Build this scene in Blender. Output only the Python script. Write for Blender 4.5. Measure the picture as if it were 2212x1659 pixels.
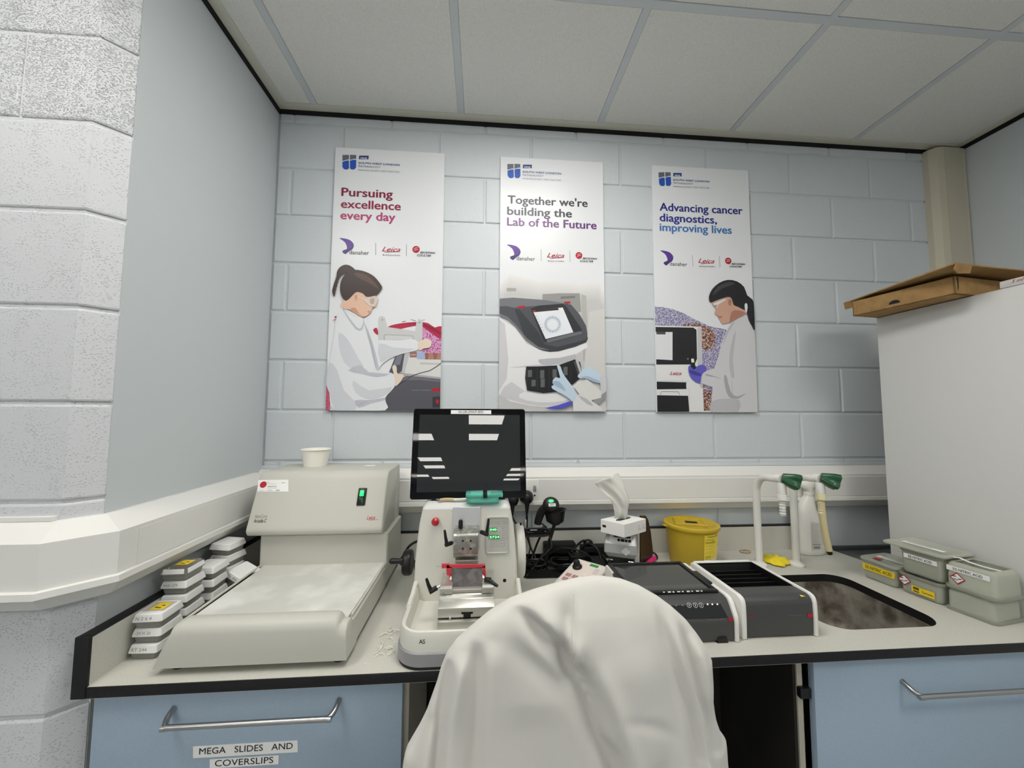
import bpy, bmesh, math, random
import numpy as np
from mathutils import Vector, Matrix
random.seed(7)
PI = math.pi
SC = bpy.context.scene
COL = SC.collection
for _o in list(bpy.data.objects):
    bpy.data.objects.remove(_o, do_unlink=True)

# ------------------------------------------------------------------ camera
CAM = np.array([0.85662, -1.58814, 1.48307])
YAW, PITCH, ROLL, FPX = 0.07806, 0.068357, 0.004879, 825.40
def _axes():
    cy, sy, cp, sp, cr, sr = math.cos(YAW), math.sin(YAW), math.cos(PITCH), math.sin(PITCH), math.cos(ROLL), math.sin(ROLL)
    f = np.array([sy*cp, cy*cp, sp]); r = np.array([cy, -sy, 0.0]); u = np.cross(r, f)
    return r*cr + u*sr, -r*sr + u*cr, f
RT, UP, FW = _axes()
cd = bpy.data.cameras.new('camera'); cam = bpy.data.objects.new('camera', cd); COL.objects.link(cam)
cd.sensor_fit = 'HORIZONTAL'; cd.sensor_width = 36.0; cd.lens = FPX/2212*36.0; cd.clip_start = 0.02
m = Matrix.Identity(4)
for i in range(3):
    m[i][0] = RT[i]; m[i][1] = UP[i]; m[i][2] = -FW[i]; m[i][3] = CAM[i]
cam.matrix_world = m
SC.camera = cam

# ------------------------------------------------------------------ light
w = bpy.data.worlds.new('world'); SC.world = w; w.use_nodes = True
w.node_tree.nodes['Background'].inputs[0].default_value = (0.75, 0.82, 0.9, 1)
w.node_tree.nodes['Background'].inputs[1].default_value = 0.0
PANEL_POWER = 13.0                      # radiance of the ceiling light diffusers
SC.view_settings.view_transform = 'Standard'
SC.view_settings.look = 'None'
SC.view_settings.gamma = 1.0
SC.view_settings.use_curve_mapping = False
SC.view_settings.exposure = 0.30

# ------------------------------------------------------------------ helpers
def at(px, py, axis, val):
    """the point on the plane axis = val that the photograph shows at pixel (px, py)"""
    d = FW + RT*((px-1106)/FPX) + UP*((829.5-py)/FPX)
    k = 'xyz'.index(axis); t = (val-CAM[k])/d[k]
    return Vector(CAM + t*d)

def lin(c):
    return tuple(((v/255)/12.92 if v/255 <= .04045 else ((v/255+.055)/1.055)**2.4) for v in c)

MATS = {}
def mat(name, rgb, rough=.5, metal=0.0, spec=.5, bump=None, var=None, trans=0.0, emit=0.0, ior=1.45, coat=0.0, alpha=1.0, sheen=0.0, pits=None):
    """rgb is sRGB 0-255. bump=(scale, strength, distance). var=(scale, rgb2, lo, hi)."""
    if name in MATS: return MATS[name]
    M = bpy.data.materials.new(name); M.use_nodes = True
    nt = M.node_tree; N = nt.nodes; L = nt.links
    b = N['Principled BSDF']
    c = lin(rgb)
    b.inputs['Base Color'].default_value = (*c, 1)
    b.inputs['Roughness'].default_value = rough
    b.inputs['Metallic'].default_value = metal
    b.inputs['Specular IOR Level'].default_value = spec
    b.inputs['IOR'].default_value = ior
    b.inputs['Transmission Weight'].default_value = trans
    b.inputs['Coat Weight'].default_value = coat
    b.inputs['Alpha'].default_value = alpha
    b.inputs['Sheen Weight'].default_value = sheen
    if emit:
        b.inputs['Emission Color'].default_value = (*c, 1); b.inputs['Emission Strength'].default_value = emit
    tc = None
    if bump or var or pits:
        tc = N.new('ShaderNodeTexCoord')
    if var:
        n = N.new('ShaderNodeTexNoise'); n.inputs['Scale'].default_value = var[0]; n.inputs['Detail'].default_value = 5
        L.new(tc.outputs['Object'], n.inputs['Vector'])
        r = N.new('ShaderNodeMapRange'); r.inputs[1].default_value = var[2]; r.inputs[2].default_value = var[3]
        L.new(n.outputs[0], r.inputs[0])
        mx = N.new('ShaderNodeMix'); mx.data_type = 'RGBA'
        mx.inputs[6].default_value = (*c, 1); mx.inputs[7].default_value = (*lin(var[1]), 1)
        L.new(r.outputs[0], mx.inputs[0]); L.new(mx.outputs[2], b.inputs['Base Color'])
    last = None
    if bump:
        n = N.new('ShaderNodeTexNoise'); n.inputs['Scale'].default_value = bump[0]; n.inputs['Detail'].default_value = 4
        L.new(tc.outputs['Object'], n.inputs['Vector'])
        bp = N.new('ShaderNodeBump'); bp.inputs['Strength'].default_value = bump[1]; bp.inputs['Distance'].default_value = bump[2]
        L.new(n.outputs[0], bp.inputs['Height']); last = bp
    if pits:      # sparse sunken pits of a painted concrete block
        n = N.new('ShaderNodeTexVoronoi'); n.inputs['Scale'].default_value = pits[0]
        n2 = N.new('ShaderNodeTexNoise'); n2.inputs['Scale'].default_value = pits[0]*.13; n2.inputs['Detail'].default_value = 6; n2.inputs['Roughness'].default_value = .7
        mp = N.new('ShaderNodeMapping'); mp.inputs['Scale'].default_value = (1, 1, 1.7)
        L.new(tc.outputs['Object'], mp.inputs[0]); L.new(mp.outputs[0], n.inputs['Vector']); L.new(tc.outputs['Object'], n2.inputs['Vector'])
        ad = N.new('ShaderNodeMath'); ad.operation = 'ADD'; L.new(n.outputs[0], ad.inputs[0]); L.new(n2.outputs[0], ad.inputs[1])
        r = N.new('ShaderNodeMapRange'); r.interpolation_type = 'SMOOTHSTEP'; r.inputs[1].default_value = pits[2]; r.inputs[2].default_value = pits[3]; r.inputs[3].default_value = 0; r.inputs[4].default_value = 1
        L.new(ad.outputs[0], r.inputs[0])
        bp = N.new('ShaderNodeBump'); bp.inputs['Strength'].default_value = pits[1]; bp.inputs['Distance'].default_value = pits[4]
        L.new(r.outputs[0], bp.inputs['Height'])
        if last: L.new(last.outputs[0], bp.inputs['Normal'])
        last = bp
    if last: L.new(last.outputs[0], b.inputs['Normal'])
    MATS[name] = M
    return M

def speckle(name, c1, c2, c3, scale):
    """printed microscope picture: cell-like mottling in flat print"""
    if name in MATS: return MATS[name]
    M = bpy.data.materials.new(name); M.use_nodes = True
    nt = M.node_tree; N = nt.nodes; L = nt.links; b = N['Principled BSDF']; b.inputs['Roughness'].default_value = .45
    tc = N.new('ShaderNodeTexCoord'); n = N.new('ShaderNodeTexNoise'); n.inputs['Scale'].default_value = scale; n.inputs['Detail'].default_value = 2
    L.new(tc.outputs['Object'], n.inputs['Vector'])
    r = N.new('ShaderNodeValToRGB'); r.color_ramp.elements[0].position = .40; r.color_ramp.elements[0].color = (*lin(c1), 1)
    r.color_ramp.elements[1].position = .62; r.color_ramp.elements[1].color = (*lin(c3), 1)
    e = r.color_ramp.elements.new(.50); e.color = (*lin(c2), 1)
    L.new(n.outputs[0], r.inputs[0]); L.new(r.outputs[0], b.inputs['Base Color'])
    MATS[name] = M
    return M

def V(*a): return Vector(a)

def thing(name, label, cat, loc=(0, 0, 0), rz=0.0, group=None):
    o = bpy.data.objects.new(name, None); COL.objects.link(o)
    o.empty_display_size = .05
    o.location = loc; o.rotation_euler = (0, 0, rz); o['label'] = label; o['category'] = cat
    if group: o['group'] = group
    return o

def copy_tree(o, parent=None):
    c = o.copy(); COL.objects.link(c); c.parent = parent
    for ch in list(o.children): copy_tree(ch, c)
    return c

class B:
    """collects shapes in one bmesh; B(t) takes world coordinates and stores them relative to the unrotated thing t"""
    def __init__(s, t=None):
        s.bm = bmesh.new(); s.off = Vector(t.location) if t is not None else Vector((0, 0, 0)); s.mi = 0; s.mats = []
    def _merge(s, b2, mtx=None):
        me = bpy.data.meshes.new('tmp'); b2.to_mesh(me); b2.free()
        if mtx is not None: me.transform(mtx)
        n0 = len(s.bm.faces); s.bm.from_mesh(me); bpy.data.meshes.remove(me)
        s.bm.faces.ensure_lookup_table()
        for f in s.bm.faces[n0:]: f.material_index = s.mi
        return s
    def use(s, m):
        if m not in s.mats: s.mats.append(m)
        s.mi = s.mats.index(m); return s
    def box(s, x0, x1, y0, y1, z0, z1, bev=0.0, seg=2, mtx=None):
        b = bmesh.new(); bmesh.ops.create_cube(b, size=1)
        bmesh.ops.scale(b, vec=(x1-x0, y1-y0, z1-z0), verts=b.verts)
        bmesh.ops.translate(b, vec=((x0+x1)/2, (y0+y1)/2, (z0+z1)/2), verts=b.verts)
        if bev > 0: bmesh.ops.bevel(b, geom=b.edges[:], offset=bev, segments=seg, affect='EDGES', profile=.5)
        return s._merge(b, mtx)
    def cyl(s, p0, p1, r0, r1=None, seg=24, caps=True, bev=0.0):
        r1 = r0 if r1 is None else r1; p0 = Vector(p0); p1 = Vector(p1); d = p1-p0
        b = bmesh.new(); bmesh.ops.create_cone(b, cap_ends=caps, segments=seg, radius1=r0, radius2=r1, depth=d.length)
        if bev > 0:
            ed = [e for e in b.edges if len(e.link_faces) == 2 and any(len(f.verts) > 4 for f in e.link_faces)]
            bmesh.ops.bevel(b, geom=ed, offset=bev, segments=2, affect='EDGES', profile=.5)
        q = Vector((0, 0, 1)).rotation_difference(d.normalized()).to_matrix().to_4x4()
        return s._merge(b, Matrix.Translation((p0+p1)/2) @ q)
    def sphere(s, c, r, sc=(1, 1, 1), seg=20, mtx=None):
        b = bmesh.new(); bmesh.ops.create_uvsphere(b, u_segments=seg, v_segments=seg//2, radius=r)
        bmesh.ops.scale(b, vec=sc, verts=b.verts)
        mm = Matrix.Translation(c) if mtx is None else Matrix.Translation(c) @ mtx
        return s._merge(b, mm)
    def tube(s, pts, r, seg=10, caps=True, res=0):
        pts = [Vector(p) for p in pts]
        if res: pts = curve(pts, res)
        b = bmesh.new(); rings = []; n = len(pts)
        rr = r if isinstance(r, (list, tuple)) else [r]*n
        if len(rr) != n: rr = [rr[0] + (rr[-1]-rr[0])*i/(n-1) for i in range(n)]
        ref = None
        for i, p in enumerate(pts):
            t = (pts[min(i+1, n-1)]-pts[max(i-1, 0)]).normalized()
            if ref is None: ref = t.orthogonal().normalized()
            ref = (ref - t*ref.dot(t)); ref = ref.normalized() if ref.length > 1e-6 else t.orthogonal().normalized()
            bn = t.cross(ref)
            rings.append([b.verts.new(p + (ref*math.cos(2*PI*k/seg) + bn*math.sin(2*PI*k/seg))*rr[i]) for k in range(seg)])
        for i in range(n-1):
            for k in range(seg):
                b.faces.new((rings[i][k], rings[i][(k+1) % seg], rings[i+1][(k+1) % seg], rings[i+1][k]))
        if caps:
            b.faces.new(rings[0][::-1]); b.faces.new(rings[-1])
        return s._merge(b)
    def lathe(s, prof, c=(0, 0, 0), seg=32, mtx=None, close=False):
        b = bmesh.new(); rings = []
        for (r, z) in prof:
            rings.append([b.verts.new((r*math.cos(2*PI*k/seg), r*math.sin(2*PI*k/seg), z)) for k in range(seg)] if r > 1e-6 else [b.verts.new((0, 0, z))])
        for i in range(len(rings)-1):
            a, d = rings[i], rings[i+1]
            for k in range(seg):
                k2 = (k+1) % seg
                if len(a) > 1 and len(d) > 1: b.faces.new((a[k], a[k2], d[k2], d[k]))
                elif len(a) == 1 and len(d) > 1: b.faces.new((a[0], d[k2], d[k]))
                elif len(d) == 1 and len(a) > 1: b.faces.new((a[k], a[k2], d[0]))
        mm = Matrix.Translation(c) if mtx is None else Matrix.Translation(c) @ mtx
        return s._merge(b, mm)
    def prism(s, poly, axis, a, c, bev=0.0, seg=2, mtx=None):
        """poly: 2D points; axis x: (y,z), y: (x,z), z: (x,y); from a to c"""
        b = bmesh.new()
        def P(p, h): return {'x': (h, p[0], p[1]), 'y': (p[0], h, p[1]), 'z': (p[0], p[1], h)}[axis]
        lo = [b.verts.new(P(p, a)) for p in poly]; hi = [b.verts.new(P(p, c)) for p in poly]
        n = len(poly)
        b.faces.new(lo[::-1]); b.faces.new(hi)
        for i in range(n): b.faces.new((lo[i], lo[(i+1) % n], hi[(i+1) % n], hi[i]))
        bmesh.ops.recalc_face_normals(b, faces=b.faces)
        if bev > 0: bmesh.ops.bevel(b, geom=b.edges[:], offset=bev, segments=seg, affect='EDGES', profile=.5, clamp_overlap=True)
        return s._merge(b, mtx)
    def loft(s, loops, cap0=True, cap1=True, closed=True):
        b = bmesh.new(); R = [[b.verts.new(p) for p in lp] for lp in loops]; n = len(R[0])
        for i in range(len(R)-1):
            for k in range(n if closed else n-1):
                b.faces.new((R[i][k], R[i][(k+1) % n], R[i+1][(k+1) % n], R[i+1][k]))
        if cap0: b.faces.new(R[0][::-1])
        if cap1: b.faces.new(R[-1])
        bmesh.ops.recalc_face_normals(b, faces=b.faces)
        return s._merge(b)
    def face(s, pts):
        b = bmesh.new(); b.faces.new([b.verts.new(p) for p in pts]); return s._merge(b)
    def plate(s, pts, th, n=None):
        """flat polygon given thickness th along -normal"""
        pts = [Vector(p) for p in pts]
        if n is None: n = (pts[1]-pts[0]).cross(pts[2]-pts[0]).normalized()
        b = bmesh.new(); f = [b.verts.new(p) for p in pts]; k = [b.verts.new(p-n*th) for p in pts]; q = len(pts)
        b.faces.new(f); b.faces.new(k[::-1])
        for i in range(q): b.faces.new((f[i], k[i], k[(i+1) % q], f[(i+1) % q]))
        return s._merge(b)
    def text(s, st, o, ex, ey, width=None, size=None, bold=0.0, shear=0.0, fn=None, align='LEFT', hscale=1.0, spacing=1.0):
        """flat lettering from o along ex (baseline) and ey (up); width fits the line"""
        cu = bpy.data.curves.new('t', 'FONT'); cu.body = st; cu.size = 1.0; cu.shear = shear; cu.resolution_u = 3; cu.space_character = spacing
        ob = bpy.data.objects.new('t', cu); COL.objects.link(ob)
        dg = bpy.context.evaluated_depsgraph_get(); me = bpy.data.meshes.new_from_object(ob.evaluated_get(dg))
        bpy.data.objects.remove(ob); bpy.data.curves.remove(cu)
        if len(me.vertices):
            xs = [v.co.x for v in me.vertices]; x0, x1 = min(xs), max(xs)
            sc = size if size else 1.0
            sx = width/(x1-x0) if width else sc
            sy = (sc if size else sx)*hscale
            sh = {'LEFT': x0, 'CENTER': (x0+x1)/2, 'RIGHT': x1}[align]
            o = Vector(o); ex = Vector(ex); ey = Vector(ey)
            for v in me.vertices:
                u, w_ = (v.co.x-sh)*sx, v.co.y*sy
                v.co = fn(u, w_) if fn else o + ex*u + ey*w_
            n0 = len(s.bm.faces); s.bm.from_mesh(me)
            if bold and not fn:         # heavier strokes: the same letters again, a hair to each side
                nrm = ex.cross(ey); k = bold*.75; last = Vector((0, 0, 0))
                for i, (a, c) in enumerate(((-k, 0), (k, 0), (0, -k*.7), (0, k*.7))):
                    q = ex*(a*sx)+ey*(c*sy)+nrm*(.00002*(i+1))
                    for v in me.vertices: v.co += q-last
                    last = q; s.bm.from_mesh(me)
            s.bm.faces.ensure_lookup_table()
            for f in s.bm.faces[n0:]: f.material_index = s.mi
        bpy.data.meshes.remove(me)
        return s
    def done(s, name, m=None, parent=None, smooth=35, keep=False):
        for v in s.bm.verts: v.co -= s.off
        me = bpy.data.meshes.new(name); s.bm.to_mesh(me); s.bm.free()
        for mm in (s.mats if s.mats else [m]): me.materials.append(mm)
        if smooth:
            me.polygons.foreach_set('use_smooth', [True]*len(me.polygons)); me.set_sharp_from_angle(angle=math.radians(smooth))
        o = bpy.data.objects.new(name, me); COL.objects.link(o)
        if parent is not None: o.parent = parent
        return o

def tag(o, label=None, cat=None, group=None, kind=None):
    if label: o['label'] = label
    if cat: o['category'] = cat
    if group: o['group'] = group
    if kind: o['kind'] = kind
    return o

def curve(pts, res=6, closed=False):
    """Catmull-Rom through the points"""
    pts = [Vector(p) for p in pts]; n = len(pts); out = []
    rng = range(n) if closed else range(n-1)
    for i in rng:
        p0 = pts[(i-1) % n] if closed else pts[max(i-1, 0)]; p1 = pts[i]; p2 = pts[(i+1) % n]; p3 = pts[(i+2) % n] if closed else pts[min(i+2, n-1)]
        for k in range(res):
            t = k/res
            out.append(.5*((2*p1) + (p2-p0)*t + (2*p0-5*p1+4*p2-p3)*t*t + (3*p1-p0-3*p2+p3)*t**3))
    if not closed: out.append(pts[-1])
    return out

def rrect(x0, x1, y0, y1, r, seg=6):
    """rounded rectangle, counter-clockwise"""
    out = []
    for cx, cy, a in ((x1-r, y1-r, 0), (x0+r, y1-r, PI/2), (x0+r, y0+r, PI), (x1-r, y0+r, 1.5*PI)):
        for k in range(seg+1):
            t = a + PI/2*k/seg; out.append((cx + r*math.cos(t), cy + r*math.sin(t)))
    return out

# ------------------------------------------------------------------ materials
m_wall = mat('blue_grey_block_paint', (204, 210, 214), .5, bump=(260, .25, .0005), pits=(120, .6, .56, .70, .0014))
m_nib = mat('pale_grey_block_paint', (206, 208, 212), .48, bump=(420, .5, .0008), pits=(170, .8, .62, .78, .0020))
m_nibr = mat('rough_pale_grey_block_paint', (206, 208, 212), .45, bump=(330, .9, .0016), pits=(210, 1.0, .70, .92, .0030))
m_plaster = mat('blue_grey_plaster_paint', (202, 208, 211), .55, bump=(300, .15, .0003))
m_tile = mat('white_ceiling_tile', (232, 231, 226), .85, bump=(500, .3, .0006), var=(420, (220, 219, 214), .45, .62))
m_bar = mat('grey_white_ceiling_grid', (204, 209, 212), .5)
m_cream = mat('cream_edge_trim', (216, 214, 200), .5)
m_black = mat('black_plastic', (16, 16, 17), .4)
m_blackm = mat('black_matt', (13, 13, 14), .65)
m_gap = mat('black_shadow_gap', (8, 8, 9), .8)
m_floor = mat('grey_vinyl_floor', (172, 174, 175), .45, var=(60, (160, 162, 164), .4, .6))
m_white = mat('white_plastic', (228, 227, 222), .38)
m_trunk = mat('white_trunking_plastic', (226, 225, 221), .4)
m_top = mat('cream_laminate_worktop', (203, 202, 193), .42, var=(900, (188, 187, 177), .45, .65))
m_edge = mat('black_worktop_edge', (14, 14, 16), .55, bump=(120, .5, .001))
m_blue = mat('pale_blue_laminate', (158, 176, 193), .5, var=(700, (148, 167, 185), .4, .65))
m_carc = mat('beige_carcass_laminate', (176, 172, 158), .5)
m_dark = mat('dark_brown_panel', (34, 31, 26), .7, var=(8, (28, 25, 20), .35, .65))
m_steel = mat('brushed_steel', (176, 176, 176), .28, metal=1.0)
m_chrome = mat('chrome', (205, 205, 205), .12, metal=1.0)
m_sink = mat('stained_steel_basin', (158, 152, 142), .42, metal=.35, var=(16, (92, 84, 76), .38, .62), bump=(60, .3, .001))
m_ivory = mat('ivory_machine_plastic', (194, 193, 184), .42, bump=(700, .08, .0003))
m_plate = mat('frosted_metal_plate', (214, 214, 208), .45, metal=.25, var=(9, (236, 236, 232), .45, .68), bump=(90, .15, .0006))
m_cream2 = mat('cream_microtome_plastic', (216, 215, 206), .38)
m_grey2 = mat('mid_grey_plastic', (150, 150, 152), .4)
m_red = mat('red_plastic', (178, 20, 34), .3, coat=.5)
m_redguard = mat('red_guard_plastic', (206, 62, 72), .42)
m_alu = mat('satin_aluminium', (208, 207, 200), .34, metal=.85, bump=(200, .1, .0003))
m_alud = mat('worn_aluminium', (158, 157, 150), .42, metal=.8, var=(60, (200, 198, 192), .52, .66))
m_blade = mat('dark_blade_plate', (70, 67, 68), .5, metal=.2, var=(40, (96, 92, 90), .45, .65))
m_screen = mat('glass_black_screen', (40, 42, 44), .008, spec=.6)
m_bezel = mat('gloss_black_bezel', (6, 6, 8), .03, spec=.35)
m_label = mat('white_paper_label', (236, 236, 234), .55)
m_ink = mat('black_ink', (22, 22, 24), .6)
m_inkg = mat('grey_ink', (128, 128, 128), .6)
m_inkr = mat('red_ink', (176, 22, 42), .6)
m_yellow = mat('yellow_label', (232, 202, 40), .5)
m_teal = mat('clear_teal_plastic', (150, 236, 220), .12, trans=.7, ior=1.2)
m_coat = mat('white_cotton', (208, 206, 200), .85, bump=(900, .25, .0005), sheen=.15)
m_dkgrey = mat('dark_grey_casing', (68, 68, 68), .5)
m_greenlit = mat('lit_green_indicator', (30, 210, 90), .4, emit=2.2)
m_ledg = mat('green_display_glow', (16, 110, 40), .4, emit=.5)
m_ledd = mat('display_digit_glow', (150, 255, 170), .4, emit=2.0)
m_light = mat('lit_diffuser', (255, 252, 246), .5, emit=PANEL_POWER)
m_card = mat('brown_cardboard', (164, 130, 82), .8, bump=(200, .15, .0006), var=(40, (152, 118, 72), .4, .65))
m_cardd = mat('cardboard_print_dark', (54, 40, 22), .8)
m_tub = mat('frosted_grey_green_plastic', (222, 225, 212), .30, trans=.6, ior=1.2)
m_tubrim = mat('grey_green_plastic_rim', (170, 174, 160), .3, trans=.4, ior=1.3)
m_mustard = mat('mustard_yellow_plastic', (192, 164, 44), .42)
m_green = mat('dark_green_plastic', (18, 78, 44), .32, coat=.3)
m_hose = mat('beige_rubber_hose', (206, 194, 152), .5)
m_clothy = mat('yellow_cleaning_cloth', (236, 214, 44), .8, bump=(300, .4, .001))
m_pink = mat('hot_pink_plastic', (236, 40, 128), .4)
m_brown = mat('brown_acrylic_sheet', (66, 52, 44), .2, spec=.5)
m_silver = mat('silver_grey_plastic', (172, 173, 174), .4, metal=.2)
m_boxlid = mat('white_box_lid', (226, 226, 224), .5)
m_boxbase = mat('smoky_clear_box_base', (158, 158, 154), .35, trans=.3, ior=1.2)
m_clear = mat('clear_plastic_lid', (236, 236, 228), .12, trans=.9, ior=1.15)
m_paper = mat('white_paper', (240, 238, 232), .8)
m_tissue = mat('soft_tissue', (240, 238, 232), .9, trans=.18, ior=1.05)
# ------------------------------------------------------------------ the room
XR, CZ = 3.10, 2.7326
XL, YF = -2.9, -14.0
def struct(o): o['kind'] = 'structure'; return o
def slab(name, m, *a):
    return struct(B().box(*a).done(name, m, smooth=0))
slab('floor', m_floor, XL-.2, XR+.2, YF-.2, .15, -.1, 0)
wall_back = slab('wall_back', m_wall, -.15, XR+.15, .0052, .15, 0, 2.9)
wall_left = slab('wall_left', m_plaster, -.15, 0, -.6268, .0, 0, 2.9)
wall_right = slab('wall_right', m_plaster, XR, XR+.15, YF, .004, 0, 2.9)
slab('wall_front', m_plaster, XL, XR, YF-.15, YF, 0, 2.9)
slab('wall_far_left', m_plaster, XL-.15, XL, YF, -.6, 0, 2.9)

_bc = {}
def block_mesh(w, h, m, d=.005, e=.004):
    k = (round(w, 3), round(h, 3), m.name)
    if k in _bc: return _bc[k]
    b = bmesh.new(); g = .0035
    def loop(ins, y): return [b.verts.new(p) for p in ((-w/2+ins, y, -h/2+ins), (w/2-ins, y, -h/2+ins), (w/2-ins, y, h/2-ins), (-w/2+ins, y, h/2-ins))]
    L = [loop(g, d), loop(g+e*.4, d*.45), loop(g+e, d*.08), loop(g+e*1.5, 0.0)]
    for a, c in zip(L, L[1:]):
        for i in range(4): b.faces.new((a[i], a[(i+1) % 4], c[(i+1) % 4], c[i]))
    b.faces.new(L[-1])
    me = bpy.data.meshes.new('block'); b.to_mesh(me); b.free(); me.materials.append(m)
    _bc[k] = me; return me
def block(x0, x1, z0, z1, parent, m):
    o = bpy.data.objects.new('block', block_mesh(x1-x0, z1-z0, m)); COL.objects.link(o)
    o.location = ((x0+x1)/2, 0, (z0+z1)/2); o.parent = parent; return o
ZJ = 1.478
for k in range(-3, 7):
    z0 = ZJ+.2*k; z1 = min(z0+.2, 2.735)
    x = .06 - .4 if k % 2 == 0 else .26 - .4
    while x < XR:
        a, c = max(x, 0.0), min(x+.4, XR)
        if c-a > .02: block(a, c, z0, z1, wall_back, m_wall)
        x += .4

# the nib of wall at the left: block courses whose outer corner is chamfered
nib = struct(B().prism([(XL, -.671), (-.048, -.671), (-.004, -.6271), (-.1505, -.6271), (-.1505, -.45), (XL, -.45)], 'z', 0, 2.9).done('wall_nib', m_nib, smooth=0))
def nib_block(x0, z0, z1, tail):
    """corner block: a flat face, a chamfer and a short return, with soft edges"""
    g = .0035; e = .005
    def path(o):
        return [(x0+g, -.675+o), (-.046, -.675+o), (-.0005-o*.7, -.6295+o*.3), (-.0005-o, tail)]
    bl = B(); rows = []
    for o, zz in ((.0035, z0+g), (.0014, z0+g+.002), (0, z0+g+e), (0, z1-g-e), (.0014, z1-g-.002), (.0035, z1-g)):
        p = path(o); left = [(x0+g, -.671)] ; rows.append([V(px, py, zz) for px, py in left] + [V(p[0][0]+(.004 if i == 1 else 0)*0, p[0][1], zz) for i in range(1)] + [V(px, py, zz) for px, py in p[1:]])
    bl.loft(rows, False, False, closed=False)
    bl.done('block', m_nibr if z0 > 2.1 else m_nib, nib, smooth=0)
NJ = [.40, .62, .84, 1.06, 1.28, 1.494, 1.709, 1.93, 2.143, 2.352, 2.565, 2.735]
for i in range(len(NJ)-1):
    xa = -.202 if i in (2, 4, 8, 10) else -.402
    nib_block(xa, NJ[i], NJ[i+1], -.6262)
    bk = block(xa-.4, xa, NJ[i], NJ[i+1], nib, m_nibr if NJ[i] > 2.1 else m_nib); bk.location.y = -.675

# ceiling: slab, exposed grid, loose tiles
ceil = slab('ceiling', m_tile, XL-.1, XR+.1, YF-.1, .1, CZ+.012, CZ+.06)
GX, GY = .157, -.53
cols = [GX+.6*k for k in range(-6, 6)]; rows_ = [GY-.6*k for k in range(-1, 11)]
def bar(x0, x1, y0, y1):
    B().box(x0, x1, y0, y1, CZ, CZ+.012).done('grid_bar', m_bar, ceil, smooth=0)
for x in cols:
    if XL < x < XR: bar(x-.012, x+.012, rows_[-1], -.03 if x > -.05 else -.70)
for y in rows_:
    if YF < y < -.03:
        ed = [.03 if y > -.65 else XL] + [x for x in cols if (.03 if y > -.65 else XL) < x < XR] + [XR-.03]
        for i_ in range(len(ed)-1): bar(ed[i_]+(.012 if i_ else 0), ed[i_+1]-(.012 if i_ < len(ed)-2 else 0), y-.012, y+.012)
LIT = {(0, 0), (0, 7), (0, 9), (-2, 9), (-2, 1), (-2, 5), (2, 2), (-4, 4)}  # includes unseen lights added only to brighten the room
FAR = {(-2, 13), (-2, 15), (-3, 18), (-2, 19), (2, 16), (2, 18), (2, 20), (-5, 13), (-5, 18)}
# key (c, r): column c counts 0.6 m cells from x = 0.757, row r counts from y = -0.53 away from the wall
_tc = {}
def tile(x0, x1, y0, y1):
    k = (round(x1-x0, 3), round(y1-y0, 3))
    if k not in _tc:
        bl = B(); a, c = (x1-x0)/2, (y1-y0)/2
        bl.loft([[V(sx*(a-i), sy*(c-i), z) for sx, sy in ((-1, -1), (1, -1), (1, 1), (-1, 1))] for i, z in ((0, .012), (0, .0035), (.003, .0012))], True, True)
        o = bl.done('ceiling_tile', m_tile, ceil, smooth=0); _tc[k] = o.data
    else:
        o = bpy.data.objects.new('ceiling_tile', _tc[k]); COL.objects.link(o); o.parent = ceil
    o.location = ((x0+x1)/2, (y0+y1)/2, CZ)
MIR = {(0, 7), (0, 9), (-2, 9), (-2, 13), (-2, 15), (-3, 18), (-2, 19), (2, 16), (2, 18), (2, 20)}
lights = []
proto = None
def ceiling_light(x, y, label):
    global proto
    if proto is None:
        t = thing('ceiling_light', label, 'light', (x, y, CZ), group='recessed square ceiling lights')
        bl = B()
        for x0, x1, y0, y1 in ((-.288, .288, -.288, -.27), (-.288, .288, .27, .288), (-.288, -.27, -.27, .27), (.27, .288, -.27, .27)): bl.box(x0, x1, y0, y1, -.002, .011)
        bl.done('frame', m_white, t, smooth=0)
        B().box(-.27, .27, -.27, .27, .002, .009).done('diffuser', m_light, t, smooth=0)
        proto = t
    else:
        t = copy_tree(proto); t.location = (x, y, CZ); t['label'] = label
    lights.append(t)
order = [(0, 0)] + sorted(LIT - {(0, 0)}) + sorted(FAR)
for (c, r) in order:
    lab = 'lit square ceiling light just above the top edge of the photo, over the bench' if (c, r) == (0, 0) else ('lit square ceiling light mirrored in the black monitor' if (c, r) in MIR else 'lit square ceiling light unseen behind the camera')
    ceiling_light(.757+.6*c+.3, GY-.6*r-.3, lab)
for ci in range(len(cols)-1):
    for ri in range(len(rows_)-1):
        x0, x1, y1, y0 = cols[ci]+.012, cols[ci+1]-.012, rows_[ri]-.012, rows_[ri+1]+.012
        c, r = ci-7, ri-1
        if (c, r) in LIT: continue
        x0, x1, y0, y1 = max(x0, XL), min(x1, XR-.04), max(y0, YF), min(y1, -.04)
        if r < 0: x0 = max(x0, .04)
        if x1-x0 < .03 or y1-y0 < .03: continue
        if r == 0 and x0 < -.05 and x1 < .1: y1 = min(y1, -.72)
        tile(x0, x1, y0, y1)
B().box(XL, XR, YF, rows_[-1]-.001, CZ+.0125, CZ+.02).done('far_tile_field', m_tile, ceil, smooth=0)['kind'] = 'stuff'
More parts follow.
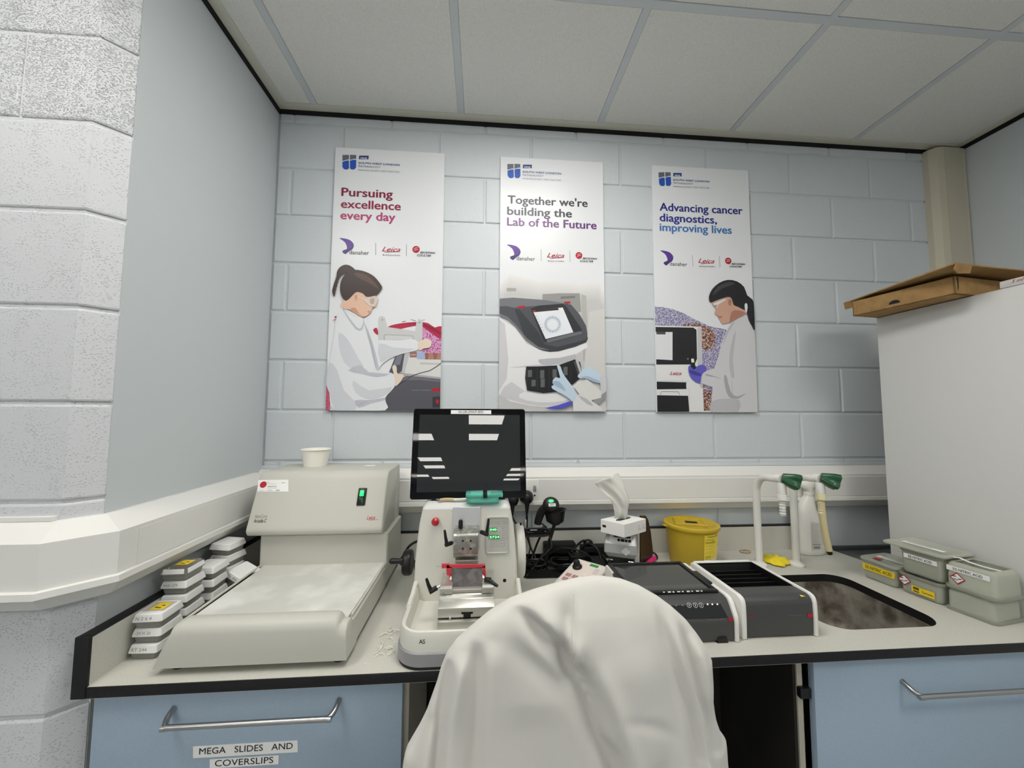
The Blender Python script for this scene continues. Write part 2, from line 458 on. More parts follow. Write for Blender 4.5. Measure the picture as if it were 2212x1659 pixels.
# edge trims and black shadow gap round the top of the walls
def trim(name, m, *a): return slab(name, m, *a)
trim('trim_1', m_cream, 0, XR, -.042, 0, CZ-.0015, CZ+.011)
trim('trim_2', m_cream, 0, .042, -.66, -.042, CZ-.0015, CZ+.011)
trim('trim_3', m_cream, XR-.042, XR, -6, -.042, CZ-.0015, CZ+.011)
trim('trim_4', m_gap, 0, XR, -.006, .002, CZ-.019, CZ-.0015)
trim('trim_5', m_gap, 0, .006, -.63, -.006, CZ-.019, CZ-.0015)
trim('trim_6', m_gap, XR-.006, XR, -6, -.006, CZ-.019, CZ-.0015)

# vertical trunking in the right corner
t = thing('corner_trunking', 'cream vertical trunking in the right corner above the cardboard box', 'trunking', (3.02, -.03, 1.2))
B(t).prism([(2.938, 0), (2.941, -.022), (2.958, -.045), (2.985, -.052), (XR-.004, -.05), (XR-.004, 0)], 'z', 1.25, 2.716).done('housing', mat('aged_cream_trunking', (200, 194, 174), .45), t, smooth=25)
B(t).box(2.985, 3.075, -.0535, -.05, 1.25, 2.71).done('cover_strip', mat('aged_cream_cover', (194, 188, 170), .5), t, smooth=0)

# dado trunking round the alcove
def sweep(bl, prof, path):
    """prof (d, z), d measured out of the wall; path of plan points with the room on the right-hand side"""
    n = len(path); P = [Vector((p[0], p[1])) for p in path]; loops = []
    for i in range(n):
        d0 = (P[i]-P[i-1]).normalized() if i else (P[1]-P[0]).normalized()
        d1 = (P[i+1]-P[i]).normalized() if i < n-1 else d0
        n0 = Vector((d0.y, -d0.x)); n1 = Vector((d1.y, -d1.x)); mt = (n0+n1).normalized(); mt = mt/max(.3, mt.dot(n0))
        loops.append([V(P[i].x+mt.x*d, P[i].y+mt.y*d, z) for d, z in prof])
    return bl.loft(loops)
TP = [(0, 1.249), (.010, 1.249), (.052, 1.217), (.052, 1.125), (.059, 1.123), (.060, 1.110), (.056, 1.107), (.036, 1.081), (.0, 1.077)]
TC = [(.052, 1.209), (.0545, 1.207), (.0545, 1.128), (.052, 1.126)]
t = thing('dado_trunking', 'long white dado trunking along the back wall behind the machines', 'trunking', (1.55, 0, 1.077))
sweep(B(t), TP, [(.0, 0), (XR, 0)]).done('housing', m_trunk, t, smooth=20)
sweep(B(t), TC, [(.06, 0), (XR, 0)]).done('cover_strip', m_trunk, t, smooth=20)
sweep(B(t), [(0, 1.262), (.004, 1.262), (.006, 1.25), (0, 1.249)], [(0, 0), (XR, 0)]).done('sealant_bead', m_wall, t, smooth=20)
so = B(t).box(1.0, 1.085, -.0565, -.052, 1.121, 1.207, .002).done('socket_plate', m_white, t)
B(t).box(1.063, 1.075, -.0605, -.056, 1.163, 1.185, .002).done('rocker_switch', m_grey2, so)
B(t).cyl((1.069, -.0568, 1.146), (1.069, -.058, 1.146), .0035, seg=12).done('neon_hole', m_black, so)
B(t).box(.666, .70, -.0565, -.052, 1.1, 1.165, .001).done('cable_tag', mat('faded_yellow_tag', (206, 198, 150), .6), t)
t2 = thing('dado_trunking', 'white dado trunking wrapping the left wall and its chamfered corner', 'trunking', (0, -.4, 1.06))
LP = [(XL+.6, -.675), (-.046, -.675), (0, -.629), (0, -.053)]
dz = -.006
sweep(B(t2), [(d*1.1, z+dz) for d, z in TP], LP).done('housing', m_trunk, t2, smooth=20)
sweep(B(t2), [(d*1.1-(0 if d > .053 else .004), z+dz) for d, z in [(.052, 1.209), (.0532, 1.2085), (.0532, 1.1265), (.052, 1.126)]], [(0, -.605), (0, -.062)]).done('cover_strip', m_trunk, t2, smooth=20)
sweep(B(t2), [(0, 1.252), (.0125, 1.252), (.0125, 1.2435), (0, 1.2435)], [(XL+.6, -.675), (-.05, -.675)]).done('end_joint_cover', m_trunk, t2, smooth=20)

# ------------------------------------------------------------------ bench
WT = .900
t = thing('worktop', 'cream laminate worktop with black front edge and sink cut-out', 'worktop', (1.2, -.34, WT-.024))
WXR = 2.352
bl = B(t); b = bmesh.new()
outer = [(.012, -.679), (2.384, -.679), (2.384, -.40), (2.352, -.15), (2.335, -.022), (.012, -.022)]
SX0, SX1, SY0, SY1 = 1.80, 2.141, -.596, -.262
inner = rrect(SX0, SX1, SY0, SY1, .062, 8)
for z in (WT, WT-.024):
    es = []
    for lp in (outer, inner):
        vs = [b.verts.new((x, y, z)) for x, y in lp]; es += [b.edges.new((vs[i], vs[(i+1) % len(vs)])) for i in range(len(vs))]
    bmesh.ops.triangle_fill(b, use_beauty=True, edges=es)
bmesh.ops.recalc_face_normals(b, faces=b.faces)
for f in b.faces:
    if (f.calc_center_median().z > WT-.01) != (f.normal.z > 0): f.normal_flip()
bl._merge(b)
for i in range(len(outer)):
    p, q = outer[i], outer[(i+1) % len(outer)]
    bl.face([(p[0], p[1], WT-.024), (q[0], q[1], WT-.024), (q[0], q[1], WT), (p[0], p[1], WT)])
bl.done('slab', m_top, t, smooth=0)
bl = B(t); n = len(inner)
bl.loft([[V(x, y, WT+.0004) for x, y in inner], [V(x, y, WT-.0245) for x, y in inner]], False, False)
bl.done('sink_cutout_edge', m_edge, t)
B(t).box(.010, 2.385, -.6815, -.677, WT-.0225, WT-.0005, .0015).done('front_edge', m_edge, t)
up = B(t).prism([(.012, -.676), (.012, -.023), (.036, -.023), (.036, -.676)], 'z', WT-.01, WT+.098).done('upstand', m_top, t, smooth=0)
B(t).box(.011, .037, -.679, -.023, WT+.0975, WT+.102, .001).done('black_top_edge', m_edge, up)
B(t).box(.010, .038, -.683, -.675, WT-.022, WT+.102, .001).done('black_end_edge', m_edge, up)
up = B(t).box(.026, 2.285, -.021, -.001, WT-.01, WT+.0975).done('upstand', m_top, t, smooth=0)
B(t).box(.026, 2.285, -.022, -.001, WT+.0975, WT+.102, .001).done('black_top_edge', m_edge, up)
g = thing('wall_batten', 'dark grey batten along the back wall at bench height, right of the worktop', 'batten', (2.7, -.01, WT-.03))
B(g).box(2.36, XR-.02, -.014, 0, WT-.012, WT+.004, .002).done('rail', mat('dark_grey_batten', (70, 74, 78), .6), g)

def handle(bl, x0, x1, y, z, r=.0058, out=.036, drop=.014):
    bl.tube(curve([V(x0, y, z), V(x0+.002, y-out*.6, z-drop*.6), V(x0+.012, y-out, z-drop), V(x0+.03, y-out, z-drop), V(x1-.03, y-out, z-drop), V(x1-.012, y-out, z-drop), V(x1-.002, y-out*.6, z-drop*.6), V(x1, y, z)], 6), r, 14)
    return bl
ex, ez = V(1, 0, 0), V(0, 0, 1)
FY = -.662
t = thing('drawer_unit', 'pale blue drawer unit with a label strip, under the left end of the worktop', 'cabinet', (.36, -.36, 0))
B(t).prism([(.034, -.64), (.034, -.04), (.052, -.04), (.052, -.64)], 'z', .1, .874).box(.678, .696, -.644, -.04, .1, .874).box(.052, .678, -.05, -.04, .1, .874).box(.052, .678, -.64, -.05, .1, .118).done('carcass', m_carc, t, smooth=0)
dr = B(t).box(.038, .684, FY, -.644, .60, .8695, .0012).done('drawer_front', m_blue, t)
handle(B(t), .200, .546, FY, .838).done('handle', m_steel, dr)
l = B(t).use(m_label).plate([at(417, 1613, 'y', FY-.001), at(417, 1638, 'y', FY-.001), at(643, 1625, 'y', FY-.001), at(643, 1600, 'y', FY-.001)], .0008)
p0, p1 = at(430, 1630, 'y', FY-.0014), at(632, 1618, 'y', FY-.0014)
l.use(m_ink).text('MEGA   SLIDES   AND', p0, ex, ez, width=p1.x-p0.x, bold=.006, size=.0185).done('label_strip', None, dr, smooth=0)
l = B(t).use(m_label).plate([at(453, 1641, 'y', FY-.001), at(453, 1660, 'y', FY-.001), at(601, 1651, 'y', FY-.001), at(602, 1632, 'y', FY-.001)], .0008)
p0, p1 = at(464, 1656, 'y', FY-.0014), at(590, 1648, 'y', FY-.0014)
l.use(m_ink).text('COVERSLIPS', p0, ex, ez, width=p1.x-p0.x, bold=.006, size=.0185).done('label_strip', None, dr, smooth=0)
B(t).box(.038, .684, FY, -.644, .11, .594, .0012).done('door', m_blue, t)
t = thing('sink_unit', 'pale blue cabinet with steel bar handle under the sink at the right', 'cabinet', (2.05, -.36, 0))
B(t).box(1.648, 1.662, -.644, -.04, .1, .874).box(2.36, 2.378, -.64, -.04, .1, .874).box(1.662, 2.36, -.05, -.04, .1, .60).box(1.662, 2.36, -.64, -.05, .1, .118).done('carcass', m_carc, t, smooth=0)
B(t).box(1.640, 1.6475, -.640, -.04, .1, .874).done('dark_side_panel', m_dark, t, smooth=0)
dr = B(t).box(1.678, 2.378, FY, -.644, .11, .8695, .0012).done('door', m_blue, t)
handle(B(t), 1.912, 2.30, FY, .812).done('handle', m_steel, dr)
B(t).box(1.648, 1.676, -.655, -.64, .775, .80, .002).done('latch', m_black, t)
t = thing('kneehole_panel', 'dark brown panel closing the kneehole under the worktop', 'panel', (1.17, -.33, 0))
B(t).box(.70, 1.638, -.34, -.322, 0.0, .874, .001).done('board', m_dark, t)

t = thing('sink', 'stained steel sink sunk in the worktop beside the slide dryer', 'sink', (1.97, -.43, .68))
def rl(i, r, z): return [V(x, y, z) for x, y in rrect(SX0+i, SX1-i, SY0+i, SY1-i, r, 8)]
B(t).loft([rl(-.012, .07, .8755), rl(.002, .058, .8755), rl(.004, .056, .86), rl(.012, .055, .75), rl(.03, .05, .71), rl(.06, .04, .703), rl(.13, .02, .700)], False, True).done('basin', m_sink, t, smooth=60)
B(t).cyl((1.97, -.43, .7005), (1.97, -.43, .704), .035, seg=28, bev=.001).done('drain', m_chrome, t)
# ------------------------------------------------------------------ posters: flat prints on thin white boards
PY = -.012                                   # front face of the boards
m_board = mat('satin_poster_board', (226, 228, 231), .32)
def col(rgb, rough=.35): return mat('print_%d_%d_%d' % rgb, rgb, rough)
NAVY, GREY, LGREY = col((32, 58, 130)), col((100, 106, 116)), col((132, 138, 146))
BOARDX = (.2362, .9253, 1.5993); BW, Z0, Z1 = .4514, 1.478, 2.574
class Print:
    """layers of flat print; every layer lies 0.12 mm in front of the one before"""
    def __init__(s, t, crop, dx=0.0):
        s.b = B(t); s.y = PY-.0003; s.crop = crop; s.dx = dx; s.x0 = -9; s.x1 = 9
    def pt(s, u, v):
        p = at(s.crop[0]+u/s.crop[2], s.crop[1]+v/s.crop[2], 'y', PY); return V(min(max(p.x, s.x0), s.x1)+s.dx, s.y, max(p.z, Z0+.0005))
    def poly(s, m, pts, sm=0):
        s.y -= .00012; s.b.use(m); p = [s.pt(*q) for q in pts]
        if sm:
            p = curve(p, sm, True)
            for q in p: q.z = max(q.z, Z0+.0005); q.x = min(max(q.x, s.x0), s.x1)
        s.b.face(p); return s
    def ell(s, m, u, v, a, c, n=24): return s.poly(m, [(u+a*math.cos(2*PI*k/n), v+c*math.sin(2*PI*k/n)) for k in range(n)])
    def ring(s, m, u, v, a, c, w, n=32):
        s.y -= .00012; s.b.use(m); o = [s.pt(u+a*math.cos(2*PI*k/n), v+c*math.sin(2*PI*k/n)) for k in range(n)]; i = [s.pt(u+(a-w)*math.cos(2*PI*k/n), v+(c-w)*math.sin(2*PI*k/n)) for k in range(n)]
        for k in range(n): s.b.face([o[k], o[(k+1) % n], i[(k+1) % n], i[k]])
        return s
    def line(s, m, pts, w):
        s.y -= .00012; s.b.use(m); q = [s.pt(*p) for p in pts]
        for a, c in zip(q, q[1:]):
            d = (c-a).normalized(); n = V(-d.z, 0, d.x)*w; s.b.face([a-n, c-n, c+n, a+n])
        return s
    def text(s, m, st, u0, u1, v, size=None, **k):
        s.y -= .00012; a = s.pt(u0, v); c = s.pt(u1, v); s.b.use(m)
        s.b.text(st, a, ex, ez, width=c.x-a.x, size=size, **k); return s
    def done(s, name, parent): return s.b.done(name, None, parent, smooth=0)
C1, C2, C3 = (680, 310, 2.8125), (1060, 330, 2.911), (1390, 340, 2.963)
def clip(p, i): p.x0, p.x1 = BOARDX[i]+.0006, BOARDX[i]+BW-.0006; return p
def board(i, label):
    x0 = BOARDX[i]; t = thing('wall_poster', label, 'poster', (x0+BW/2, -.006, Z0), group='portrait posters above the bench')
    B(t).box(x0, x0+BW, PY, -.001, Z0, Z1, .0008, 1).done('board', m_board, t, smooth=0)
    dx = x0-BOARDX[0]
    p = Print(t, C1, dx)           # heading logo, laid out alike on all three
    p.poly(GREY, [(168, 70), (208, 69), (208, 97), (198, 98), (168, 106)]).poly(GREY, [(214, 69), (252, 70), (252, 94), (240, 93), (214, 100)])
    blu = col((34, 84, 178))
    p.poly(blu, [(168, 112), (190, 105), (208, 104), (208, 150), (200, 158), (188, 159), (176, 155), (168, 143)]).poly(blu, [(214, 105), (232, 100), (252, 100), (251, 146), (242, 157), (230, 159), (218, 156), (214, 150)])
    p.poly(NAVY, [(270, 74), (328, 75), (326, 97), (268, 96)])
    p.text(m_label, 'NHS', 277, 318, 94, bold=.03, shear=.25, size=.011)
    p.text(NAVY, 'SOUTH WEST LONDON', 266, 516, 124, bold=.02, size=.0118).text(GREY, 'PATHOLOGY', 266, 402, 144, size=.0118).text(LGREY, 'MAKING EVERY TEST MATTER', 265, 515, 165, size=.0085)
    p.done('letterhead', t)
    p = Print(t, C1, dx)           # row of sponsors' marks
    pu1, pu2 = col((84, 40, 140)), col((58, 26, 104))
    p.poly(pu1, [(150, 575), (180, 577), (212, 586), (232, 604), (237, 620), (229, 642), (210, 650), (192, 655), (196, 632), (186, 604), (168, 588)], 3).poly(pu2, [(237, 620), (229, 642), (205, 658), (185, 672), (167, 655), (190, 643), (215, 640)], 3)
    p.text(m_ink, 'danaher', 210, 330, 673, size=.0245)
    p.line(m_ink, [(370, 605), (370, 678)], .0006).line(m_ink, [(557, 613), (557, 685)], .0006)
    p.text(m_inkr, 'Leica', 408, 520, 655, bold=.012, shear=.45, size=.0285).line(m_inkr, [(425, 662), (470, 659), (518, 657)], .0009)
    p.text(m_ink, 'BIOSYSTEMS', 414, 518, 681, size=.007, bold=.02, spacing=1.5)
    p.ell(m_inkr, 616, 644, 22, 21).line(m_label, [(604, 641), (612, 636), (626, 634)], .0009).line(m_label, [(603, 651), (615, 646), (628, 644)], .0009)
    p.text(m_ink, 'BECKMAN', 640, 732, 668, bold=.02, shear=.25, size=.0118).text(m_ink, 'COULTER', 622, 706, 685, bold=.02, shear=.25, size=.0118)
    p.done('sponsor_marks', t)
    return t
def headline(t, crop, lines, i):
    p = Print(t, crop)
    for st, u0, u1, v, c in lines: p.text(col(c), st, u0, u1, v, bold=.034, size=.051)
    p.done('headline', t)

# left poster: scientist with a hair braid at a tissue machine
t = board(0, 'left poster reading Pursuing excellence every day, scientist with braided hair')
headline(t, C1, [('Pursuing', 163, 472, 318, (128, 20, 60)), ('excellence', 160, 521, 390, (142, 22, 66)), ('every day', 157, 488, 459, (176, 54, 112))], 0)
p = clip(Print(t, C1), 0); W1, W2, W3, W4 = col((224, 226, 230)), col((205, 208, 214)), col((188, 191, 199)), col((170, 173, 182))
tis = speckle('print_pink_tissue', (168, 40, 110), (226, 150, 190), (176, 170, 214), 170)
p.poly(tis, [(640, 1095), (700, 1120), (775, 1175), (775, 1290), (630, 1290)])
p.poly(col((178, 22, 66)), [(448, 1112), (490, 1098), (560, 1088), (640, 1085), (690, 1092), (730, 1118), (775, 1110), (775, 1185), (735, 1172), (690, 1140), (640, 1108), (560, 1118), (500, 1132), (455, 1124)], 2)
p.poly(col((140, 10, 50)), [(560, 1092), (640, 1088), (720, 1120), (775, 1150), (775, 1165), (700, 1130), (640, 1100)], 2).poly(col((178, 22, 66)), [(355, 1130), (378, 1120), (386, 1162), (366, 1152)], 2)
p.line(col((90, 10, 40)), [(530, 1084), (552, 1080)], .0012).line(col((90, 10, 40)), [(585, 1070), (615, 1078)], .0009).line(col((90, 10, 40)), [(655, 1074), (668, 1071)], .0009)
p.poly(col((170, 24, 40)), [(118, 1052), (133, 1048), (128, 1063)]).poly(col((170, 24, 40)), [(104, 1078), (128, 1065), (116, 1094), (122, 1072)])
p.poly(speckle('print_red_cells', (130, 16, 56), (214, 110, 140), (196, 40, 84), 260), [(70, 1450), (96, 1530), (92, 1622), (66, 1622)])
p.poly(col((200, 201, 202)), [(386, 1160), (386, 1070), (395, 1052), (412, 1048), (428, 1060), (440, 1115), (610, 1140), (618, 1085), (632, 1066), (656, 1074), (652, 1270), (600, 1310), (390, 1290)])
p.poly(col((176, 178, 180)), [(418, 1168), (428, 1158), (595, 1166), (606, 1192), (420, 1200)]).poly(col((206, 207, 208)), [(426, 1172), (432, 1165), (590, 1172), (598, 1190), (428, 1196)])
p.ell(col((120, 122, 124)), 411, 1072, 4, 4).ell(col((120, 122, 124)), 636, 1088, 4, 4)
p.poly(col((214, 214, 212)), [(560, 1285), (775, 1300), (775, 1440), (530, 1420)]).poly(col((168, 168, 168)), [(540, 1395), (775, 1420), (775, 1432), (540, 1415)]).poly(col((190, 190, 188)), [(640, 1330), (775, 1335), (775, 1345), (640, 1342)])
p.poly(col((150, 110, 100)), [(578, 1265), (620, 1264), (620, 1300), (578, 1300)]).poly(col((214, 196, 188)), [(584, 1282), (616, 1282), (616, 1286), (584, 1286)]).poly(col((160, 178, 214)), [(622, 1268), (668, 1270), (668, 1310), (622, 1310)])
for k in range(4): p.poly(col((176, 124, 108) if k % 2 else (150, 98, 78)), [(670+k*25, 1275), (693+k*25, 1274), (693+k*25, 1311), (670+k*25, 1312)])
p.poly(col((84, 83, 92)), [(400, 1500), (500, 1440), (560, 1412), (640, 1418), (775, 1432), (775, 1630), (400, 1630)]).poly(col((108, 107, 116)), [(520, 1440), (560, 1416), (640, 1421), (775, 1436), (775, 1450), (640, 1436)])
p.poly(m_inkr, [(712, 1488), (775, 1485), (775, 1506), (712, 1508)]).text(LGREY, 'HistoCore PEGASUS', 590, 708, 1502, size=.008).poly(col((48, 46, 54)), [(716, 1540), (775, 1537), (775, 1604), (716, 1604)]).ell(m_inkr, 745, 1568, 10, 14)
p.line(col((52, 52, 58)), [(775, 1335), (745, 1352), (700, 1380), (640, 1395), (590, 1412), (540, 1450), (495, 1472)], .0011)
p.poly(col((190, 192, 196)), [(530, 1300), (560, 1272), (575, 1275), (540, 1395), (515, 1395)]).poly(col((74, 76, 84)), [(498, 1276), (548, 1270), (530, 1385), (510, 1395), (452, 1392)]).poly(col((118, 120, 128)), [(500, 1288), (535, 1284), (518, 1345), (478, 1350)])
# coat
p.poly(W1, [(162, 1000), (200, 1012), (292, 1062), (320, 1100), (372, 1188), (420, 1195), (520, 1196), (602, 1190), (636, 1222), (622, 1256), (520, 1282), (440, 1318), (392, 1372), (468, 1395), (492, 1424), (485, 1480), (428, 1548), (428, 1622), (130, 1622), (92, 1520), (72, 1440), (98, 1300), (120, 1160), (138, 1050)], 3)
p.poly(W2, [(92, 1330), (140, 1380), (180, 1500), (240, 1560), (250, 1622), (130, 1622), (92, 1520), (72, 1440)], 2).poly(W2, [(150, 1150), (205, 1195), (270, 1310), (300, 1360), (250, 1380), (180, 1330), (150, 1230)], 2)
p.poly(W3, [(300, 1085), (350, 1200), (392, 1365), (372, 1368), (338, 1230)], 2).poly(W3, [(245, 1560), (330, 1560), (420, 1545), (426, 1560), (340, 1580), (270, 1605)], 2).poly(W2, [(390, 1215), (480, 1240), (610, 1250), (520, 1275), (440, 1310), (400, 1330)], 2)
p.poly(W3, [(205, 1380), (280, 1345), (330, 1390), (460, 1400), (380, 1420), (290, 1400)], 2).poly(W2, [(236, 1440), (330, 1500), (470, 1480), (420, 1530), (320, 1550), (250, 1510)], 2).poly(W3, [(262, 1060), (300, 1072), (292, 1130), (250, 1128), (170, 1010), (200, 1020)], 2).poly(W1, [(180, 1012), (250, 1055), (296, 1066), (286, 1118), (258, 1118)], 2)
p.line(W4, [(322, 1130), (352, 1250), (372, 1360)], .0006).line(W4, [(260, 1590), (330, 1560), (350, 1556)], .0007)
SK, SK2 = col((224, 184, 160)), col((196, 148, 124))
p.poly(col((226, 208, 192)), [(628, 1212), (655, 1196), (682, 1186), (706, 1198), (712, 1212), (700, 1240), (665, 1246), (636, 1258)], 3).poly(col((226, 208, 192)), [(472, 1362), (488, 1346), (500, 1362), (504, 1398), (540, 1402), (534, 1432), (510, 1462), (490, 1472), (488, 1420)], 3)
p.poly(SK, [(180, 950), (236, 900), (300, 915), (372, 928), (377, 985), (366, 996), (354, 998), (348, 1012), (344, 1024), (322, 1046), (300, 1055), (282, 1056), (250, 1036), (215, 1012), (165, 1000)], 3).poly(SK2, [(215, 1010), (250, 1000), (275, 1040), (300, 1054), (282, 1056), (250, 1036)], 2).poly(SK2, [(345, 1022), (328, 1018), (322, 1026), (336, 1034)], 2)
HR, HR2 = col((52, 36, 32)), col((86, 60, 50))
p.poly(HR, [(156, 880), (168, 826), (200, 785), (245, 770), (310, 782), (365, 812), (405, 862), (410, 884), (398, 902), (372, 925), (320, 935), (295, 915), (262, 905), (240, 918), (214, 945), (190, 958), (166, 930)], 3).poly(HR2, [(240, 790), (310, 800), (370, 850), (392, 890), (330, 850), (270, 820)], 2)
p.poly(HR, [(250, 775), (222, 748), (190, 740), (160, 752), (140, 778), (134, 815), (118, 862), (110, 902), (122, 934), (134, 885), (150, 830), (176, 796), (210, 784)], 3)
for k in range(5): p.line(HR2, [(128+k*6, 880-k*22), (142+k*6, 868-k*22)], .0008)
p.ell(SK, 252, 938, 15, 25).ell(SK2, 254, 938, 8, 16)
p.poly(col((208, 200, 194)), [(302, 955), (336, 938), (386, 938), (378, 968), (366, 988), (342, 990), (320, 968)], 2).poly(col((186, 160, 146)), [(338, 948), (366, 944), (362, 975), (344, 980)], 2).line(m_label, [(262, 930), (305, 952), (340, 990), (366, 988)], .0008)
p.done('photo_print', t)

# middle poster: slide scanner with gloved hands
t = board(1, "middle poster reading Together we're building the Lab of the Future, grey scanner")
headline(t, C2, [("Together we're", 108, 608, 318, (44, 46, 60)), ('building the', 105, 509, 389, (50, 48, 62)), ('Lab of the Future', 104, 664, 457, (104, 54, 122))], 1)
p = clip(Print(t, C2), 1)
for k in range(8):       # blurred laboratory fading up into the white
    g_ = 222-k*4; v_ = 800+k*14; p.poly(col((g_+2, g_+1, g_)), [(40, v_+30), (300, v_+10), (560, v_+30), (740, v_+90), (740, 1625), (40, 1625)], 3)
p.poly(col((166, 164, 162)), [(100, 850), (160, 852), (160, 872), (100, 872)]).poly(col((150, 148, 146)), [(325, 890), (430, 884), (560, 884), (568, 1000), (540, 1010), (325, 940)]).poly(col((120, 118, 118)), [(440, 905), (530, 900), (530, 914), (440, 920)]).poly(col((178, 176, 173)), [(568, 890), (600, 900), (620, 1400), (580, 1300)])
p.poly(col((206, 205, 202)), [(620, 1000), (740, 980), (740, 1625), (560, 1625)], 0)
WB, WB2, WB3 = col((226, 226, 228)), col((202, 202, 206)), col((182, 182, 188))
p.poly(WB, [(40, 960), (60, 1040), (150, 1100), (225, 1200), (330, 1250), (420, 1254), (600, 1196), (611, 1222), (535, 1268), (528, 1300), (600, 1390), (640, 1450), (560, 1560), (470, 1592), (380, 1602), (250, 1592), (120, 1565), (40, 1520)], 0)
p.poly(WB2, [(112, 1352), (225, 1338), (360, 1322), (532, 1264), (526, 1302), (420, 1334), (300, 1342), (222, 1350)], 2).poly(WB3, [(300, 1300), (430, 1290), (530, 1268), (527, 1300), (420, 1330), (330, 1335)], 2).poly(WB2, [(58, 1520), (130, 1440), (215, 1500), (400, 1512), (500, 1525), (560, 1555), (470, 1588), (300, 1590), (150, 1560)], 2).poly(WB, [(215, 1502), (400, 1514), (500, 1530), (460, 1560), (300, 1570), (180, 1540)], 2)
p.poly(WB2, [(40, 1050), (90, 1080), (110, 1300), (100, 1420), (40, 1500)], 0)
DG, DG2, DG3 = col((78, 80, 86)), col((114, 116, 122)), col((56, 58, 64))
p.poly(DG, [(40, 918), (140, 912), (330, 926), (450, 946), (505, 956), (560, 1020), (598, 1088), (608, 1140), (600, 1192), (530, 1222), (430, 1247), (370, 1253), (300, 1236), (222, 1182), (160, 1102), (110, 1055), (40, 1030)], 0)
p.poly(DG2, [(40, 918), (140, 912), (330, 926), (490, 950), (400, 958), (250, 966), (150, 976), (100, 965), (40, 966)], 0).poly(DG3, [(150, 985), (180, 985), (300, 1130), (340, 1205), (420, 1222), (600, 1175), (606, 1150), (610, 1170), (600, 1192), (430, 1247), (370, 1253), (300, 1236), (222, 1182)], 0).poly(DG2, [(40, 1010), (110, 1035), (160, 1085), (225, 1165), (300, 1222), (370, 1240), (300, 1236), (222, 1182), (160, 1102), (110, 1055), (40, 1030)], 0)
p.poly(m_inkr, [(165, 968), (215, 962), (218, 976), (165, 980)]).poly(m_inkr, [(458, 938), (498, 936), (500, 946), (470, 950)])
p.poly(col((44, 45, 50)), [(252, 982), (300, 962), (455, 950), (475, 968), (572, 1112), (576, 1140), (352, 1200), (330, 1182)]).poly(col((104, 106, 112)), [(352, 1176), (520, 1132), (572, 1122), (574, 1140), (352, 1198)])
p.poly(col((226, 231, 236)), [(262, 992), (452, 975), (518, 1130), (345, 1172)]).poly(col((60, 40, 46)), [(262, 992), (422, 978), (428, 990), (267, 1005)]).poly(m_inkr, [(262, 992), (278, 991), (284, 1003), (267, 1005)]).poly(m_label, [(424, 977), (452, 975), (460, 994), (432, 997)])
p.ring(col((204, 212, 220)), 388, 1080, 54, 54, 20)
for k in range(16): p.ell(col((176, 186, 198)), 388+44*math.cos(k*PI/8), 1080+44*math.sin(k*PI/8), 5, 5, 10)
for k in range(6): p.line(LGREY, [(276+k*9, 1030+k*18), (290+k*9, 1029+k*18)], .0006)
BK = col((24, 24, 28))
p.poly(BK, [(222, 1345), (300, 1344), (420, 1338), (528, 1300), (560, 1318), (574, 1395), (552, 1425), (520, 1452), (440, 1500), (330, 1512), (228, 1494), (216, 1420)], 0)
for u, v, h in ((245, 1390, 22), (322, 1395, 26), (400, 1390, 26), (468, 1375, 26), (268, 1450, 20), (325, 1450, 26)): p.poly(col((92, 94, 98)), [(u-13, v-h), (u+13, v-h-2), (u+13, v+h-2), (u-13, v+h)])
for u in (225, 290, 365, 440, 500): p.line(col((64, 66, 70)), [(u, 1350), (u+2, 1490)], .0006)
for k in range(11): p.line(col((150, 152, 156)), [(520+k*3, 1320+k*9), (545+k*3, 1314+k*9)], .0008)
p.poly(col((188, 188, 192)), [(528, 1300), (545, 1300), (572, 1390), (560, 1398)])
p.poly(col((84, 82, 190)), [(340, 1606), (420, 1588), (484, 1566), (520, 1566), (486, 1596), (410, 1612)], 2)
G1, G2 = col((192, 210, 226)), col((158, 180, 204))
p.poly(G1, [(543, 1404), (575, 1368), (605, 1345), (642, 1362), (692, 1402), (692, 1446), (640, 1440), (600, 1420), (560, 1420)], 3).poly(G2, [(560, 1415), (600, 1405), (640, 1420), (690, 1440), (640, 1440), (600, 1422)], 2)
p.poly(col((202, 202, 206)), [(682, 1412), (740, 1398), (740, 1540), (690, 1535)]).poly(col((150, 150, 152)), [(640, 1560), (740, 1500), (740, 1540), (660, 1590)]).poly(col((216, 216, 212)), [(520, 1470), (600, 1425), (690, 1500), (690, 1540), (620, 1560), (560, 1530)])
p.poly(G1, [(414, 1345), (424, 1338), (436, 1346), (452, 1390), (478, 1428), (540, 1520), (528, 1572), (500, 1556), (470, 1532), (415, 1502), (384, 1484), (380, 1468), (392, 1462), (386, 1440), (392, 1424), (410, 1412), (434, 1416)], 2).poly(G2, [(386, 1440), (430, 1440), (470, 1500), (440, 1486), (395, 1462)], 2)
p.poly(col((216, 216, 218)), [(512, 1572), (546, 1520), (600, 1540), (690, 1600), (700, 1625), (516, 1625)], 0).poly(WB3, [(548, 1530), (600, 1548), (640, 1590), (600, 1580)], 2)
p.done('photo_print', t)

